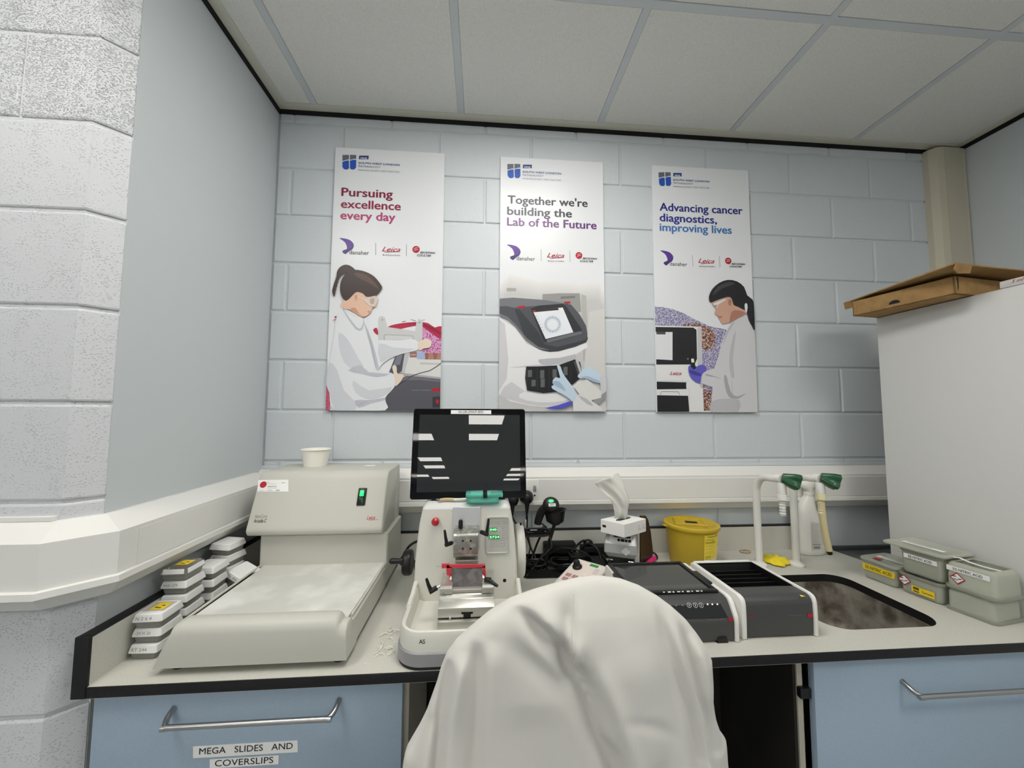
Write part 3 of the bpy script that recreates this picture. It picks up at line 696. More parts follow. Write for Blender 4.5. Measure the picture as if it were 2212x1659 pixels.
# right poster: scientist with a pony tail beside a black and white instrument
t = board(2, 'right poster reading Advancing cancer diagnostics, improving lives, scientist in blue gloves')
headline(t, C3, [('Advancing cancer', 105, 633, 340, (34, 38, 124)), ('diagnostics,', 105, 468, 408, (36, 46, 136)), ('improving lives', 105, 563, 470, (64, 118, 182))], 2)
p = clip(Print(t, C3), 2)
p.poly(speckle('print_lilac_tissue', (112, 104, 150), (150, 146, 176), (206, 204, 216), 190), [(60, 955), (120, 958), (190, 972), (250, 995), (320, 1032), (420, 1080), (530, 1102), (540, 1130), (500, 1300), (440, 1622), (380, 1622), (370, 1085), (60, 1085)], 0)
br = speckle('print_brown_cells', (74, 34, 16), (150, 96, 62), (206, 190, 190), 220)
p.poly(br, [(372, 1088), (420, 1092), (452, 1120), (458, 1180), (430, 1225), (378, 1222)], 3).poly(br, [(384, 1492), (432, 1488), (430, 1622), (386, 1622)]).poly(br, [(262, 1068), (340, 1062), (375, 1075), (370, 1090), (265, 1082)], 2).poly(br, [(374, 1455), (410, 1462), (380, 1482)])
IW, IW2 = col((226, 226, 227)), col((196, 196, 199))
p.poly(IW, [(60, 1076), (372, 1084), (378, 1480), (386, 1628), (60, 1628)]).poly(IW2, [(344, 1090), (372, 1086), (378, 1480), (360, 1470), (345, 1330)]).poly(col((28, 28, 31)), [(60, 1085), (318, 1090), (338, 1104), (342, 1290), (326, 1326), (60, 1326)]).poly(col((222, 224, 228)), [(60, 1118), (185, 1118), (185, 1298), (60, 1292)]).poly(col((70, 70, 74)), [(82, 1116), (140, 1117), (140, 1134), (82, 1133)])
p.line(IW2, [(60, 1430), (290, 1434)], .0008).poly(BK, [(60, 1435), (274, 1440), (274, 1482), (60, 1484)]).poly(IW, [(272, 1443), (288, 1443), (288, 1474), (272, 1474)]).poly(BK, [(60, 1522), (284, 1526), (292, 1628), (60, 1628)]).line(LGREY, [(104, 1524), (114, 1498), (222, 1500), (232, 1524)], .001).line(IW2, [(290, 1480), (292, 1628)], .0008).text(m_inkr, 'Leica', 168, 242, 1392, bold=.012, shear=.45, size=.021)
p.ell(col((120, 120, 124)), 282, 1290, 6, 6, 12)
J1, J2, J3 = col((208, 207, 210)), col((188, 187, 192)), col((168, 167, 174))
p.poly(J1, [(560, 1062), (640, 1002), (662, 1018), (690, 1080), (712, 1130), (740, 1300), (740, 1630), (428, 1630), (440, 1470), (362, 1444), (356, 1420), (368, 1380), (400, 1368), (450, 1352), (474, 1285), (505, 1170), (540, 1090)], 0)
p.poly(J2, [(588, 1105), (560, 1190), (546, 1300), (558, 1405), (580, 1405), (570, 1300), (580, 1200)], 2).poly(J3, [(512, 1402), (530, 1400), (556, 1500), (600, 1530), (656, 1508), (604, 1545), (545, 1535), (520, 1470)], 2).poly(J2, [(438, 1560), (520, 1545), (610, 1552), (600, 1630), (428, 1630)], 2).poly(J2, [(520, 1140), (560, 1066), (580, 1060), (540, 1120), (505, 1210)], 2).poly(J3, [(395, 1385), (450, 1400), (500, 1420), (455, 1408), (400, 1398)], 2).poly(J1, [(600, 1180), (650, 1120), (690, 1300), (670, 1480), (610, 1500), (580, 1380)], 2)
p.line(J3, [(562, 1430), (566, 1520)], .0008).line(J3, [(596, 1560), (606, 1625)], .0008)
GL, GL2 = col((98, 92, 190)), col((66, 62, 150))
p.poly(GL, [(284, 1345), (300, 1330), (332, 1340), (362, 1328), (392, 1334), (402, 1362), (372, 1390), (360, 1446), (322, 1432), (292, 1396)], 3).poly(GL2, [(290, 1360), (330, 1370), (370, 1390), (350, 1400), (300, 1385)], 2)
p.poly(BK, [(304, 1256), (312, 1258), (322, 1310), (334, 1350), (318, 1358), (300, 1340), (300, 1300)]).poly(m_label, [(302, 1290), (318, 1288), (322, 1312), (304, 1314)])
S1, S2 = col((204, 160, 140)), col((172, 122, 104))
p.poly(S1, [(438, 930), (520, 900), (565, 915), (640, 940), (655, 1000), (600, 1030), (560, 1052), (530, 1062), (502, 1066), (488, 1046), (478, 1026), (474, 1012), (456, 1010), (452, 992), (462, 974), (446, 950)], 2).poly(S2, [(560, 990), (600, 980), (650, 1000), (600, 1030), (556, 1054), (545, 1060)], 2).poly(S2, [(474, 1020), (500, 1018), (494, 1030), (478, 1030)], 2)
HB, HB2 = col((30, 28, 31)), col((66, 64, 70))
p.poly(HB, [(416, 892), (436, 846), (480, 806), (535, 786), (595, 796), (640, 832), (660, 885), (692, 910), (704, 955), (709, 1106), (690, 1080), (668, 1040), (655, 980), (640, 978), (600, 958), (572, 945), (560, 905), (530, 893), (440, 926), (420, 926)], 2).poly(HB2, [(470, 830), (540, 800), (580, 812), (500, 840), (440, 885)], 2)
p.poly(m_board, [(644, 940), (656, 936), (662, 960), (654, 1000), (644, 970)], 2)
p.ell(S1, 545, 930, 19, 34).ell(S2, 548, 930, 10, 22).poly(col((222, 220, 218)), [(440, 938), (522, 906), (522, 916), (474, 944), (466, 968), (455, 968)]).poly(col((176, 150, 140)), [(446, 948), (468, 944), (462, 966), (452, 964)])
p.done('photo_print', t)
WT += .0003
# ------------------------------------------------------------------ cold plate (left machine)
t = thing('cold_plate', 'ivory embedding cold plate with sloped hood and green power switch', 'lab machine', (.352, -.34, WT))
AX0, AX1 = .147, .557
bl = B(t)
bl.prism([(-.60, .917), (-.064, .917), (-.064, 1.08), (-.275, 1.08), (-.275, .982), (-.60, .982)], 'x', AX0+.006, AX1-.004, .004, 1)
bl.prism([(-.30, .917), (-.60, .917), (-.60, .982), (-.30, .982)], 'x', AX0+.004, AX1-.002, .003, 1)
bl.done('base_body', m_ivory, t)
# moulded front lip: leaning ends, rounded top, lower notch at its right end
def lip_loop(x, zt, rr):
    return [V(x, -.585, .917), V(x, -.658, .917)] + [V(x, y, z) for y, z in ((-.659, .94), (-.658, zt-.024), (-.655, zt-.012), (-.648, zt-.003), (-.638, zt), (-.618, zt), (-.612, zt-.004), (-.610, .98), (-.585, .979))]
bl = B(t)
lo = []
for xb, xt, zt in ((AX0, .178, 1.000), (AX0+.004, .184, 1.005), (.200, .200, 1.008), (.522, .522, 1.008), (.532, .530, 1.005), (.536, .534, .999), (.5395, .5375, .992), (AX1-.004, .551, .991), (AX1, .553, .988)):
    lp = lip_loop(0, zt, 0)
    for v in lp: v.x = xb + (xt-xb)*min(1, max(0, (v.z-.917)/.07))
    lo.append(lp)
bl.loft(lo); bl.done('front_lip', m_ivory, t, smooth=50)
B(t).prism([(.170, -.606), (.172, -.276), (.545, -.276), (.541, -.606)], 'z', .978, .9855, .001, 1).done('cooling_plate', m_plate, t)
for x0, x1 in ((.547, .550), (.163, .161)): B(t).tube([V(x0, -.60, .986), V(x1, -.28, .986)], .0035, 8).done('plate_rim', m_ivory, t)
bl = B(t)
bl.prism([(-.064, 1.082), (-.285, 1.082), (-.305, 1.087), (-.313, 1.097), (-.313, 1.108), (-.252, 1.254), (-.243, 1.268), (-.228, 1.2755), (-.064, 1.2755)], 'x', .128, .543, .006, 2)
hood = bl.done('hood', m_ivory, t, smooth=45)
B(t).prism([(-.066, .92), (-.066, 1.27), (-.10, 1.27), (-.14, 1.08), (-.26, .92)], 'x', .538, .5435, .001, 1).done('side_panel', m_ivory, t)
for x, y in ((.18, -.62), (.53, -.62), (.18, -.09), (.53, -.09)): B(t).cyl((x, y, WT+.0002), (x, y, .919), .016, seg=16).done('rubber_foot', m_black, t)
hs = (V(0, -.252, 1.254)-V(0, -.313, 1.108)).normalized(); hn = V(0, -hs.z, hs.y)     # up along the hood face, and out of it
def on_hood(px, py, lift=.0006):
    d = FW + RT*((px-1106)/FPX) + UP*((829.5-py)/FPX); d = Vector(d); o = Vector(CAM)
    p0 = V(0, -.313, 1.108); k = (p0-o).dot(hn)/d.dot(hn); return o+d*k+hn*lift
bl = B(t)
c = on_hood(782, 1073)
mt = Matrix.Translation(c) @ Matrix(((1, 0, 0), (0, hs.y, -hs.z), (0, hs.z, hs.y))).to_4x4()
mt = Matrix.Translation(c) @ Matrix([[1, 0, 0, 0], [0, hs.y, hn.y, 0], [0, hs.z, hn.z, 0], [0, 0, 0, 1]])
sw = bl.box(-.0135, .0135, -.028, .028, -.004, .004, .002, mtx=mt).done('power_switch', m_black, t)
B(t).box(-.0085, .0085, -.022, .022, .003, .0065, .002, mtx=mt).done('rocker', mat('dark_green_rocker', (10, 52, 30), .2), sw)
B(t).box(-.0065, .0065, .001, .019, .006, .0072, .001, mtx=mt).done('lit_lens', m_greenlit, sw)
bl = B(t); q = [on_hood(558, 1037), on_hood(556, 1062), on_hood(623, 1062), on_hood(623, 1036)]
bl.use(m_label).plate(q, .0008, hn)
bl.use(m_inkr)
cc = on_hood(569, 1047, .001); bl.face([cc + ex*.0105*math.cos(a) + hs*.0105*math.sin(a) for a in [2*PI*k/20 for k in range(20)]])
bl.text('Leica', on_hood(608, 1044, .001), ex, hs, width=.012, shear=.4, bold=.01)
bl.use(m_ink)
for (u, v, w_, s_) in ((578, 1043, .006, 'ONZ'), (578, 1052, .027, '01908 577 650'), (578, 1060, .014, 'Serial No'), (596, 1060.5, .012, 'UPSA')): bl.text(s_, on_hood(u, v, .001), ex, hs, width=w_, bold=.012)
bl.use(m_inkg)
for v in (1046, 1055): bl.text('service department line', on_hood(578, v, .001), ex, hs, width=.03)
bl.text('Biosystems', on_hood(560, 1061, .001), ex, hs, width=.014)
bl.done('service_sticker', None, t, smooth=0)
bl = B(t)
bl.use(m_inkg).text('HistoCore', on_hood(550, 1119, .0005), ex, hs, width=.037, size=.0150)
bl.use(m_ink).text('Arcadia C', on_hood(548, 1129, .0005), ex, hs, width=.037, size=.0150, bold=.012)
bl.done('lettering', None, t, smooth=0)
bl = B(t).use(m_inkr).text('Leica', on_hood(792, 1122, .0005), ex, hs, width=.026, bold=.012, shear=.42, size=.0165); a, c2 = on_hood(796, 1124, .0005), on_hood(817, 1123, .0005); bl.face([a, c2, c2+hs*.001, a+hs*.001])
bl.done('red_mark', None, t, smooth=0)

cz = 1.2758
t = thing('paper_cup', 'white paper cup with rolled rim on top of the ivory cold plate', 'cup', (.247, -.11, cz))
B(t).lathe([(0, cz+.002), (.038, cz+.002), (.040, cz), (.0475, cz+.056), (.0505, cz+.0575), (.0515, cz+.060), (.0495, cz+.0615), (.0465, cz+.059), (.0395, cz+.004), (0, cz+.004)], (.247, -.11, 0), 36).done('cup_wall', mat('white_card_cup', (238, 236, 226), .55), t, smooth=50)
t = thing('paper_scrap', 'small white scrap lying on the cold plate hood near its right end', 'paper', (.447, -.13, cz))
B(t).prism([(.43, -.135), (.448, -.142), (.470, -.136), (.466, -.124), (.438, -.122)], 'z', cz, cz+.0025, .0005, 1).done('scrap', m_paper, t)

# ------------------------------------------------------------------ rotary microtome
t = thing('rotary_microtome', 'cream rotary microtome with red knife guard, marked AS', 'microtome', (.82, -.42, WT))
HY = -.445
# housing: sides curve in towards the top
lo = []
for z, xa, xb in ((.915, .6645, .9685), (.97, .666, .966), (1.04, .6685, .964), (1.10, .673, .959), (1.15, .6785, .953), (1.185, .685, .946), (1.193, .687, .944)):
    fy = HY-.0005+(z-1.0)*.02
    r = .012
    lo.append([V(x, y, z) for x, y in rrect(xa, xb, fy, -.17, r, 4)])
B(t).loft(lo).done('housing', m_cream2, t, smooth=40)
lo = [[V(x, y, z) for x, y in rrect(xa, xb, ya, -.175, .012, 4)] for z, xa, xb, ya in ((1.193, .686, .945, HY+.003), (1.199, .688, .943, HY+.005), (1.207, .695, .936, HY+.016), (1.210, .702, .929, HY+.03))]
B(t).loft(lo).done('top_cover', mat('pale_grey_cover', (208, 208, 206), .35), t, smooth=40)
def tray_loop(i, z): return [V(x, y, z) for x, y in rrect(.668+i, .972-i, -.676+i, -.40, max(.008, .058-i), 8)]
B(t).loft([tray_loop(-.004, .908), tray_loop(-.004, .935), tray_loop(-.001, .938)]).done('base_band', m_grey2, t, smooth=40)
B(t).loft([tray_loop(-.002, WT+.0002), tray_loop(0, .9085)]).done('foot_plate', m_black, t, smooth=40)
B(t).loft([tray_loop(0, .936), tray_loop(.0015, .972), tray_loop(.004, .979), tray_loop(.008, .981), tray_loop(.0125, .978), tray_loop(.014, .970), tray_loop(.018, .945), tray_loop(.03, .940)], True, True).done('waste_tray', m_cream2, t, smooth=40)
# trough side rails rising to the housing
for x in (.6735, .9665): B(t).tube([V(x, -.55, .977), V(x, -.49, .979), V(x, -.455, .987), V(x, -.443, .990)], .0065, 10).done('tray_side_rail', m_cream2, t)
def pb(bl, x0, y0, x1, y1, yf, dep, bev=.001, seg=2):
    """box whose front face, at y = yf, spans two photograph corners"""
    a, c = at(x0, y0, 'y', yf), at(x1, y1, 'y', yf)
    return bl.box(a.x, c.x, yf, yf+dep, c.z, a.z, bev, seg)
slot = pb(B(t), 978, 1096, 1037, 1185, HY-.0015, .006, .0006, 1).done('slide_plate', mat('polished_grey_plate', (206, 207, 210), .3, metal=.3), t)
a = at(940, 1128, 'y', HY-.012)
bt = B(t).lathe([(0, .018), (.006, .0175), (.0105, .013), (.011, .004), (.0108, 0), (.008, -.008)], (a.x, a.y+.012, a.z), 24, Matrix.Rotation(PI/2, 4, 'X')).done('stop_button', m_red, t)
# digital panel
a, c = at(1052, 1118, 'y', HY), at(1098, 1193, 'y', HY)
bl = B(t); R_ = rrect(a.x, c.x, c.z, a.z, .006, 4); R2 = rrect(a.x-.003, c.x+.003, c.z-.003, a.z+.003, .008, 4)
yy = HY-.0005
bl.loft([[V(x, yy+.004, z) for x, z in R2], [V(x, yy-.0022, z) for x, z in R2], [V(x, yy-.0028, z) for x, z in R_], [V(x, yy+.0005, z) for x, z in rrect(a.x+.001, c.x-.001, c.z+.001, a.z-.001, .005, 4)]], False, True)
pan = bl.done('display_panel', mat('grey_keypad_panel', (196, 196, 190), .4), t, smooth=40)
px_ = lambda u, v, y: at(840+u/6.9125, 1070+v/6.9125, 'y', y)
yd = yy-.0006
bl = B(t)
def rectp(bl, m, u0, v0, u1, v1, y):
    bl.use(m); bl.plate([px_(u0, v0, y), px_(u0, v1, y), px_(u1, v1, y), px_(u1, v0, y)], .0006, V(0, -1, 0))
rectp(bl, m_ledg, 1497, 486, 1616, 537, yd); rectp(bl, m_ledg, 1497, 595, 1655, 650, yd)
bl.use(m_ledd)
p = px_(1508, 528, yd-.0008); q = px_(1606, 528, yd); bl.text('040', p, ex, ez, width=q.x-p.x, size=.0085)
p = px_(1506, 640, yd-.0008); q = px_(1648, 640, yd); bl.text('5724', p, ex, ez, width=q.x-p.x, size=.0085)
bl.done('digital_display', None, pan, smooth=0)
bl = B(t)
for (u0, v0, u1, v1) in ((1500, 385, 1762, 440), (1490, 465, 1762, 552), (1490, 572, 1762, 660), (1525, 680, 1612, 772), (1640, 675, 1725, 768)):
    bl.use(m_inkg); g_ = 3
    for r4 in ((u0, v0, u1, v0+g_), (u0, v1-g_, u1, v1), (u0, v0, u0+g_, v1), (u1-g_, v0, u1, v1)):
        bl.face([px_(r4[0], r4[1], yd-.0003), px_(r4[0], r4[3], yd-.0003), px_(r4[2], r4[3], yd-.0003), px_(r4[2], r4[1], yd-.0003)])
for st, u, v, u1 in (('SECT MODE   TRIM', 1512, 425, 1750), ('\u00b5m', 1690, 500, 1730), ('INT', 1690, 535, 1730), ('SUM', 1690, 608, 1735), ('REC', 1690, 645, 1740), ('TRIM', 1545, 722, 1592), ('SECT', 1545, 748, 1592), ('CLEAR', 1655, 728, 1712)):
    p, q = px_(u, v, yd-.0004), px_(u1, v, yd); bl.text(st, p, ex, ez, width=q.x-p.x)
bl.done('panel_print', None, pan, smooth=0)
# specimen head
SY = HY-.055
bl = B(t)
hx0, hz0 = at(979, 1212, 'y', SY).x, at(979, 1212, 'y', SY).z; hx1, hz1 = at(1033, 1155, 'y', SY).x, at(1033, 1155, 'y', SY).z
bl.prism([(HY+.002, hz0+.004), (SY+.012, hz0+.004), (SY, hz0+.016), (SY, hz1-.003), (SY+.004, hz1+.002), (SY+.034, hz1+.010), (HY+.002, hz1+.010)], 'x', hx0, hx1, .0012, 2)
hd = bl.done('specimen_head', m_alud, t, smooth=30)
bl = B(t)
for u in (1105, 1222):
    for v in (680, 797): p = px_(u, v, SY-.0004); bl.cyl(p, p+V(0, .001, 0), .0028, seg=12)
bl.done('screw_hole', m_black, hd)
pb(B(t), 983, 1211, 1033, 1219, SY+.006, .03, .001).done('clamp_jaw', m_alu, hd)
k_ = B(t); p = at(995, 1137, 'y', SY+.03); k_.lathe([(.0066, 0), (.0062, .017), (.0045, .021), (0, .0215)], p-V(0, 0, .003), 20); k_.done('black_knob', m_black, hd)
# clamping levers: a bent grip on a steel stub
def lever(bl, base, hub, tip, r=.0055):
    base, hub, tip = Vector(base), Vector(hub), Vector(tip); d = (hub-base).normalized()
    bl.use(m_chrome).cyl(base, base+(hub-base)*.45, r*.55, seg=14)
    bl.use(m_black).cyl(base+(hub-base)*.35, hub+d*r*.8, r*1.05, seg=16, bev=.0012)
    mid = hub.lerp(tip, .5)+V(0, -.002, 0)
    bl.tube([hub, hub.lerp(tip, .25), mid, hub.lerp(tip, .85), tip], [r*.95, r*.8, r*.75, r*.9, r*.55], 12, res=5)
    return bl
lever(B(t), (hx0+.001, SY+.02, px_(960, 733, SY).z), px_(865, 735, SY), px_(832, 520, SY)).done('clamp_lever', None, t)
lever(B(t), (hx1-.001, SY+.02, px_(1370, 560, SY).z), px_(1460, 580, SY), px_(1490, 352, SY)).done('clamp_lever', None, t)
# knife holder base
KY = -.605
bl = B(t)
a, c = at(946, 1313, 'y', KY), at(1069, 1335, 'y', KY)
kx0, kx1 = at(946, 1313, 'y', KY).x, at(1069, 1300, 'y', KY).x
zt, zb = at(1000, 1313, 'y', KY).z, at(1000, 1334, 'y', KY).z
kb = bl.prism([(KY, zb), (KY, zt), (KY+.022, zt+.010), (KY+.028, zt+.010), (KY+.030, zt+.017), (KY+.052, zt+.025), (KY+.12, zt+.027), (KY+.12, zb)], 'x', kx0, kx1, .0012, 2).done('knife_holder_base', m_alu, t, smooth=25)
zl = at(1000, 1348, 'y', KY-.012).z
B(t).box(kx0, kx1, KY-.012, KY+.11, .9405, zl+.006, .001).done('lower_rail', m_alu, kb)
bl = B(t); p = at(1009, 1330, 'y', KY-.0004)
bl.prism([(p.x-.014, zb-.002), (p.x-.014+.005, zb-.002), (p.x-.009, zb+.008), (p.x-.014, zb+.008), (p.x-.014, zb+.013), (p.x+.014, zb+.013), (p.x+.014, zb+.008), (p.x+.009, zb+.008), (p.x+.009, zb-.002)][1:], 'y', KY-.0006, KY+.0005)
bl.box(kx0, kx1, KY-.0006, KY+.0005, zb-.002, zb)
bl.done('tee_slot', m_black, kb, smooth=0)
B(t).sphere(at(972, 1334, 'y', KY-.008), .0035).done('steel_ball', m_chrome, kb)
# upper clamping block with sloped plate
BY = KY+.040
zk = zt+.024
bl = B(t)
bl.prism([(BY-.012, zk-.004), (BY-.012, zk+.010), (BY-.004, zk+.014), (BY+.07, zk+.018), (BY+.07, zk-.004)], 'x', kx0+.001, kx0+.032, .001, 1)
bl.prism([(BY-.012, zk-.004), (BY-.012, zk+.010), (BY-.004, zk+.014), (BY+.07, zk+.018), (BY+.07, zk-.004)], 'x', kx1-.032, kx1-.001, .001, 1)
bl.prism([(BY-.006, zk-.004), (BY-.006, zk+.004), (BY+.002, zk+.006), (BY+.07, zk+.006), (BY+.07, zk-.004)], 'x', kx0+.03, kx1-.03, .001, 1)
cb = bl.done('clamping_block', m_alu, t, smooth=25)
bl = B(t); p = at(1008, 1289, 'y', BY-.0135); bl.use(m_black).cyl(p+V(0, .006, -.002), p+V(0, .0075, -.002), .0025, seg=12)
for u in (958, 1056):
    p = at(u, 1285, 'y', BY-.0127)
    for k in range(3):
        a0, a1 = 2*PI*k/3+PI/2, 2*PI*(k+1)/3+PI/2; q0 = p+V(.006*math.cos(a0), 0, .006*math.sin(a0)); q1 = p+V(.006*math.cos(a1), 0, .006*math.sin(a1))
        n = (q1-q0).normalized().cross(V(0, 1, 0))*.0004; bl.use(m_inkg).face([q0-n, q1-n, q1+n, q0+n])
    bl.box(p.x-.0003, p.x+.0003, p.y-.0001, p.y+.0002, p.z-.0015, p.z+.002)
bl.done('warning_mark', None, cb, smooth=0)
PYa = BY+.004
a, b_, c, d_ = at(975, 1272, 'y', PYa), at(1043, 1270, 'y', PYa), at(1042, 1226, 'y', PYa+.03), at(976, 1228, 'y', PYa+.03)
B(t).plate([a, b_, c, d_], .006).done('pressure_plate', m_blade, t)
o_ = V(0, .006, 0)
sp = B(t)
sp.plate([a+V(-.006, 0, -.004)+o_, b_+V(.006, 0, -.004)+o_, c+V(.004, 0, -.012)+o_, d_+V(-.004, 0, -.012)+o_], .004)
sp.done('plate_carrier', m_alu, t)
# red knife guard: a bail round the plate, with a steel pin
gy = PYa+.028
gp = lambda px, py, y=None: at(px, py, 'y', gy if y is None else y)
bl = B(t)
bl.use(m_redguard)
for q in ([(966, 1221), (1048, 1220), (1048, 1226), (966, 1227)], [(1042, 1224), (1048, 1223), (1050, 1248), (1044, 1249)], [(965, 1222), (976, 1226), (974, 1254), (971, 1254), (970, 1244), (965, 1242), (964, 1232)], [(954, 1219), (970, 1219), (970, 1227), (954, 1228)]):
    pts = [gp(*k) for k in q]; bl.plate(pts, .007, V(0, -1, 0))
gd = bl.done('knife_guard', None, t)
bl = B(t).use(m_chrome); bl.cyl(gp(942, 1224)+V(0, .003, 0), gp(955, 1224)+V(0, .003, 0), .0016, seg=10); bl.done('guard_pin', None, gd)
lever(B(t), gp(1043, 1252, PYa+.012), gp(1056, 1253, PYa+.004), gp(1075, 1266, PYa-.012), .0062).done('clamp_lever', None, t)
lever(B(t), V(kx0, BY+.012, zk+.008), at(931, 1277, 'y', BY+.006), at(921, 1250, 'y', BY+.004), .006).done('clamp_lever', None, t)
p = at(1090, 1254, 'y', HY-.001)
B(t).cyl(p, p+V(0, .002, 0), .0052, seg=16).done('lock_hole', m_black, t)
# handwheels
bl = B(t); wc = V(.966, -.33, 1.034)
bl.lathe([(0, 0), (.070, 0), (.078, .004), (.081, .012), (.080, .022), (.075, .028), (.060, .030), (0, .030)], wc, 48, Matrix.Rotation(PI/2, 4, 'Y'))
hw = bl.done('handwheel', m_cream2, t, smooth=40)
g_ = V(.992, -.335, 1.090)
B(t).lathe([(.010, 0), (.0135, .004), (.0150, .03), (.0148, .068), (.012, .084), (.006, .090), (0, .091)], g_, 24, Matrix.Rotation(PI/2, 4, 'Y')).done('crank_handle', m_bezel, hw, smooth=50)
B(t).cyl((.985, -.335, 1.112), (.985, -.335, 1.121), .003, seg=10).done('wheel_lock_pin', m_black, hw)
bl = B(t); sc_ = at(884, 1210, 'y', -.36)
bl.lathe([(0, 0), (.034, 0), (.037, .005), (.037, .020), (.033, .026), (0, .026)], (.648, -.36, 1.016), 32, Matrix.Rotation(-PI/2, 4, 'Y'))
cw = bl.done('coarse_feed_wheel', m_black, t, smooth=40)
B(t).lathe([(.0075, 0), (.0085, .004), (.0075, .012), (.0085, .026), (.0085, .034), (.005, .039), (0, .040)], (.624, -.385, 1.030), 18, Matrix.Rotation(-PI/2, 4, 'Y')).done('crank_handle', m_black, cw, smooth=50)
p = at(905, 1391, 'y', -.6768)
B(t).text('AS', p, ex, ez, width=at(918, 1391, 'y', -.677).x-p.x, size=.0135, bold=.012).done('lettering', m_ink, t, smooth=0)

# monitor standing on the microtome
t = thing('monitor', 'black square touch monitor on the microtome, mirroring ceiling lights', 'monitor', (.819, -.345, 1.21), .0)
TILT = .147; mc = V(.8195, -.385, 1.351); YW = .014
MM = Matrix.Translation(mc-Vector(t.location)) @ Matrix.Rotation(YW, 4, 'Z') @ Matrix.Rotation(-TILT, 4, 'X')
mw, mh = .1755, .1375
def mon(name, m, fn, parent=t, **k):
    b_ = B(); fn(b_); 
    for v in b_.bm.verts: v.co = MM @ v.co
    return b_.done(name, m, parent, **k)
mon('bezel', m_bezel, lambda q: q.loft([[V(x, y, z) for x, z in rrect(-mw+i, mw-i, -mh+i, mh-i, .008-i*.5, 4)] for y, i in ((.012, .002), (.010, 0), (.002, 0), (0, .0015))]))
mon('screen', m_screen, lambda q: q.loft([[V(x, y, z) for x, z in rrect(-mw+.019, mw-.0175, -mh+.021, mh-.0195, .001, 1)] for y in (.001, -.0005)]))
mon('rear_case', m_black, lambda q: q.box(-.13, .13, .010, .045, -.10, .10, .012))
mon('asset_sticker', None, lambda q: q.use(m_label).box(-.060, .067, -.0012, .002, .1205, .1325).use(m_ink).text('65-UK-SWLP-SE01', V(-.036, -.0016, .1238), ex, ez, width=.078, bold=.008), smooth=0)
st = B(t); st.box(.706, .93, -.40, -.20, 1.2095, 1.216, .003); st.prism([(-.372, 1.214), (-.335, 1.214), (-.325, 1.33), (-.348, 1.33)], 'x', .775, .865, .003)
st.done('stand', m_black, t)

t = thing('blade_box', 'clear teal box with black clip, on top of the microtome under the monitor', 'box', (.865, -.425, 1.21))
zb0 = 1.2098
bx = B(t); a = at(1008, 1084, 'y', -.447); c = at(1082, 1066, 'y', -.447)
bx.box(a.x, c.x-.006, -.449, -.408, zb0, zb0+.018, .002).done('tray', m_teal, t)
B(t).box(a.x-.003, c.x+.006, -.450, -.406, zb0+.0185, zb0+.030, .002).done('lid', m_teal, t)
B(t).box(a.x+.010, c.x-.012, -.443, -.412, zb0+.004, zb0+.010, .001).box(a.x+.012, c.x-.03, -.449, -.414, zb0+.022, zb0+.0265, .001).done('blade_strip', mat('pale_teal_strip', (170, 232, 218), .4), t)
bl = B(t); xm = at(1048, 1070, 'y', -.45).x
bl.box(xm-.006, xm+.006, -.4545, -.4025, zb0+.017, zb0+.0335, .003).done('clip', m_black, t)
t = thing('fine_brush', 'pale wooden handled brush lying left of the teal box', 'brush', (.785, -.435, 1.21))
B(t).tube([at(950, 1080, 'z', 1.217), at(963, 1078.5, 'z', 1.217), at(980, 1079, 'z', 1.217)], [.004, .0068, .0045], 10, res=4).done('bristle_sleeve', mat('tan_wood', (200, 178, 128), .6), t)
B(t).tube([at(980, 1079, 'z', 1.217), at(994, 1079, 'z', 1.217), at(1007, 1078, 'z', 1.217)], .0038, 10).done('handle', mat('off_white_paint', (224, 222, 212), .4), t)
B(t).tube([at(950, 1080, 'z', 1.217), at(942, 1078, 'z', 1.2155)], [.003, .001], 8).done('bristles', m_grey2, t)
# ------------------------------------------------------------------ barcode scanner, plugs and the tangle behind the microtome
def plug(x, z, label, tail):
    t = thing('mains_plug', label, 'plug', (x, -.06, z), group='black plugs in the trunking socket')
    B(t).lathe([(0, 0), (.026, 0), (.0275, .004), (.025, .018), (.018, .032), (.010, .038), (0, .039)], (x, -.057, z), 28, Matrix.Rotation(PI/2, 4, 'X')).done('plug_body', m_black, t, smooth=50)
    B(t).tube([V(x, -.082, z-.005), V(x-.001, -.086, z-.030), V(x-.002, -.085, z-.058)], [.012, .008, .0045], 12, res=4).done('cable_grip', m_black, t)
    B(t).tube(tail, .0038, 8, res=6).done('cable', m_black, t)
pz = at(1139, 1077, 'y', -.085)
plug(pz.x, pz.z, 'round black plug in the white socket right of the monitor', [V(pz.x-.002, -.085, pz.z-.058), V(pz.x-.004, -.08, pz.z-.11), V(pz.x-.02, -.09, .98), V(pz.x-.03, -.12, .93), V(1.02, -.16, .906)])
px2 = at(1107, 1088, 'y', -.085)
plug(px2.x, px2.z+.01, 'black plug half hidden behind the lower right corner of the monitor', [V(px2.x-.002, -.085, px2.z-.048), V(px2.x+.012, -.09, 1.05), V(px2.x+.05, -.10, 1.01), V(px2.x+.07, -.12, .96), V(1.075, -.16, .906)])
tag(B().box(pz.x-.0085, pz.x-.0035, -.0905, -.0835, 1.03, 1.06, .001).done('cable_label', m_paper), 'white paper tag round the cable under the round black plug', 'label')

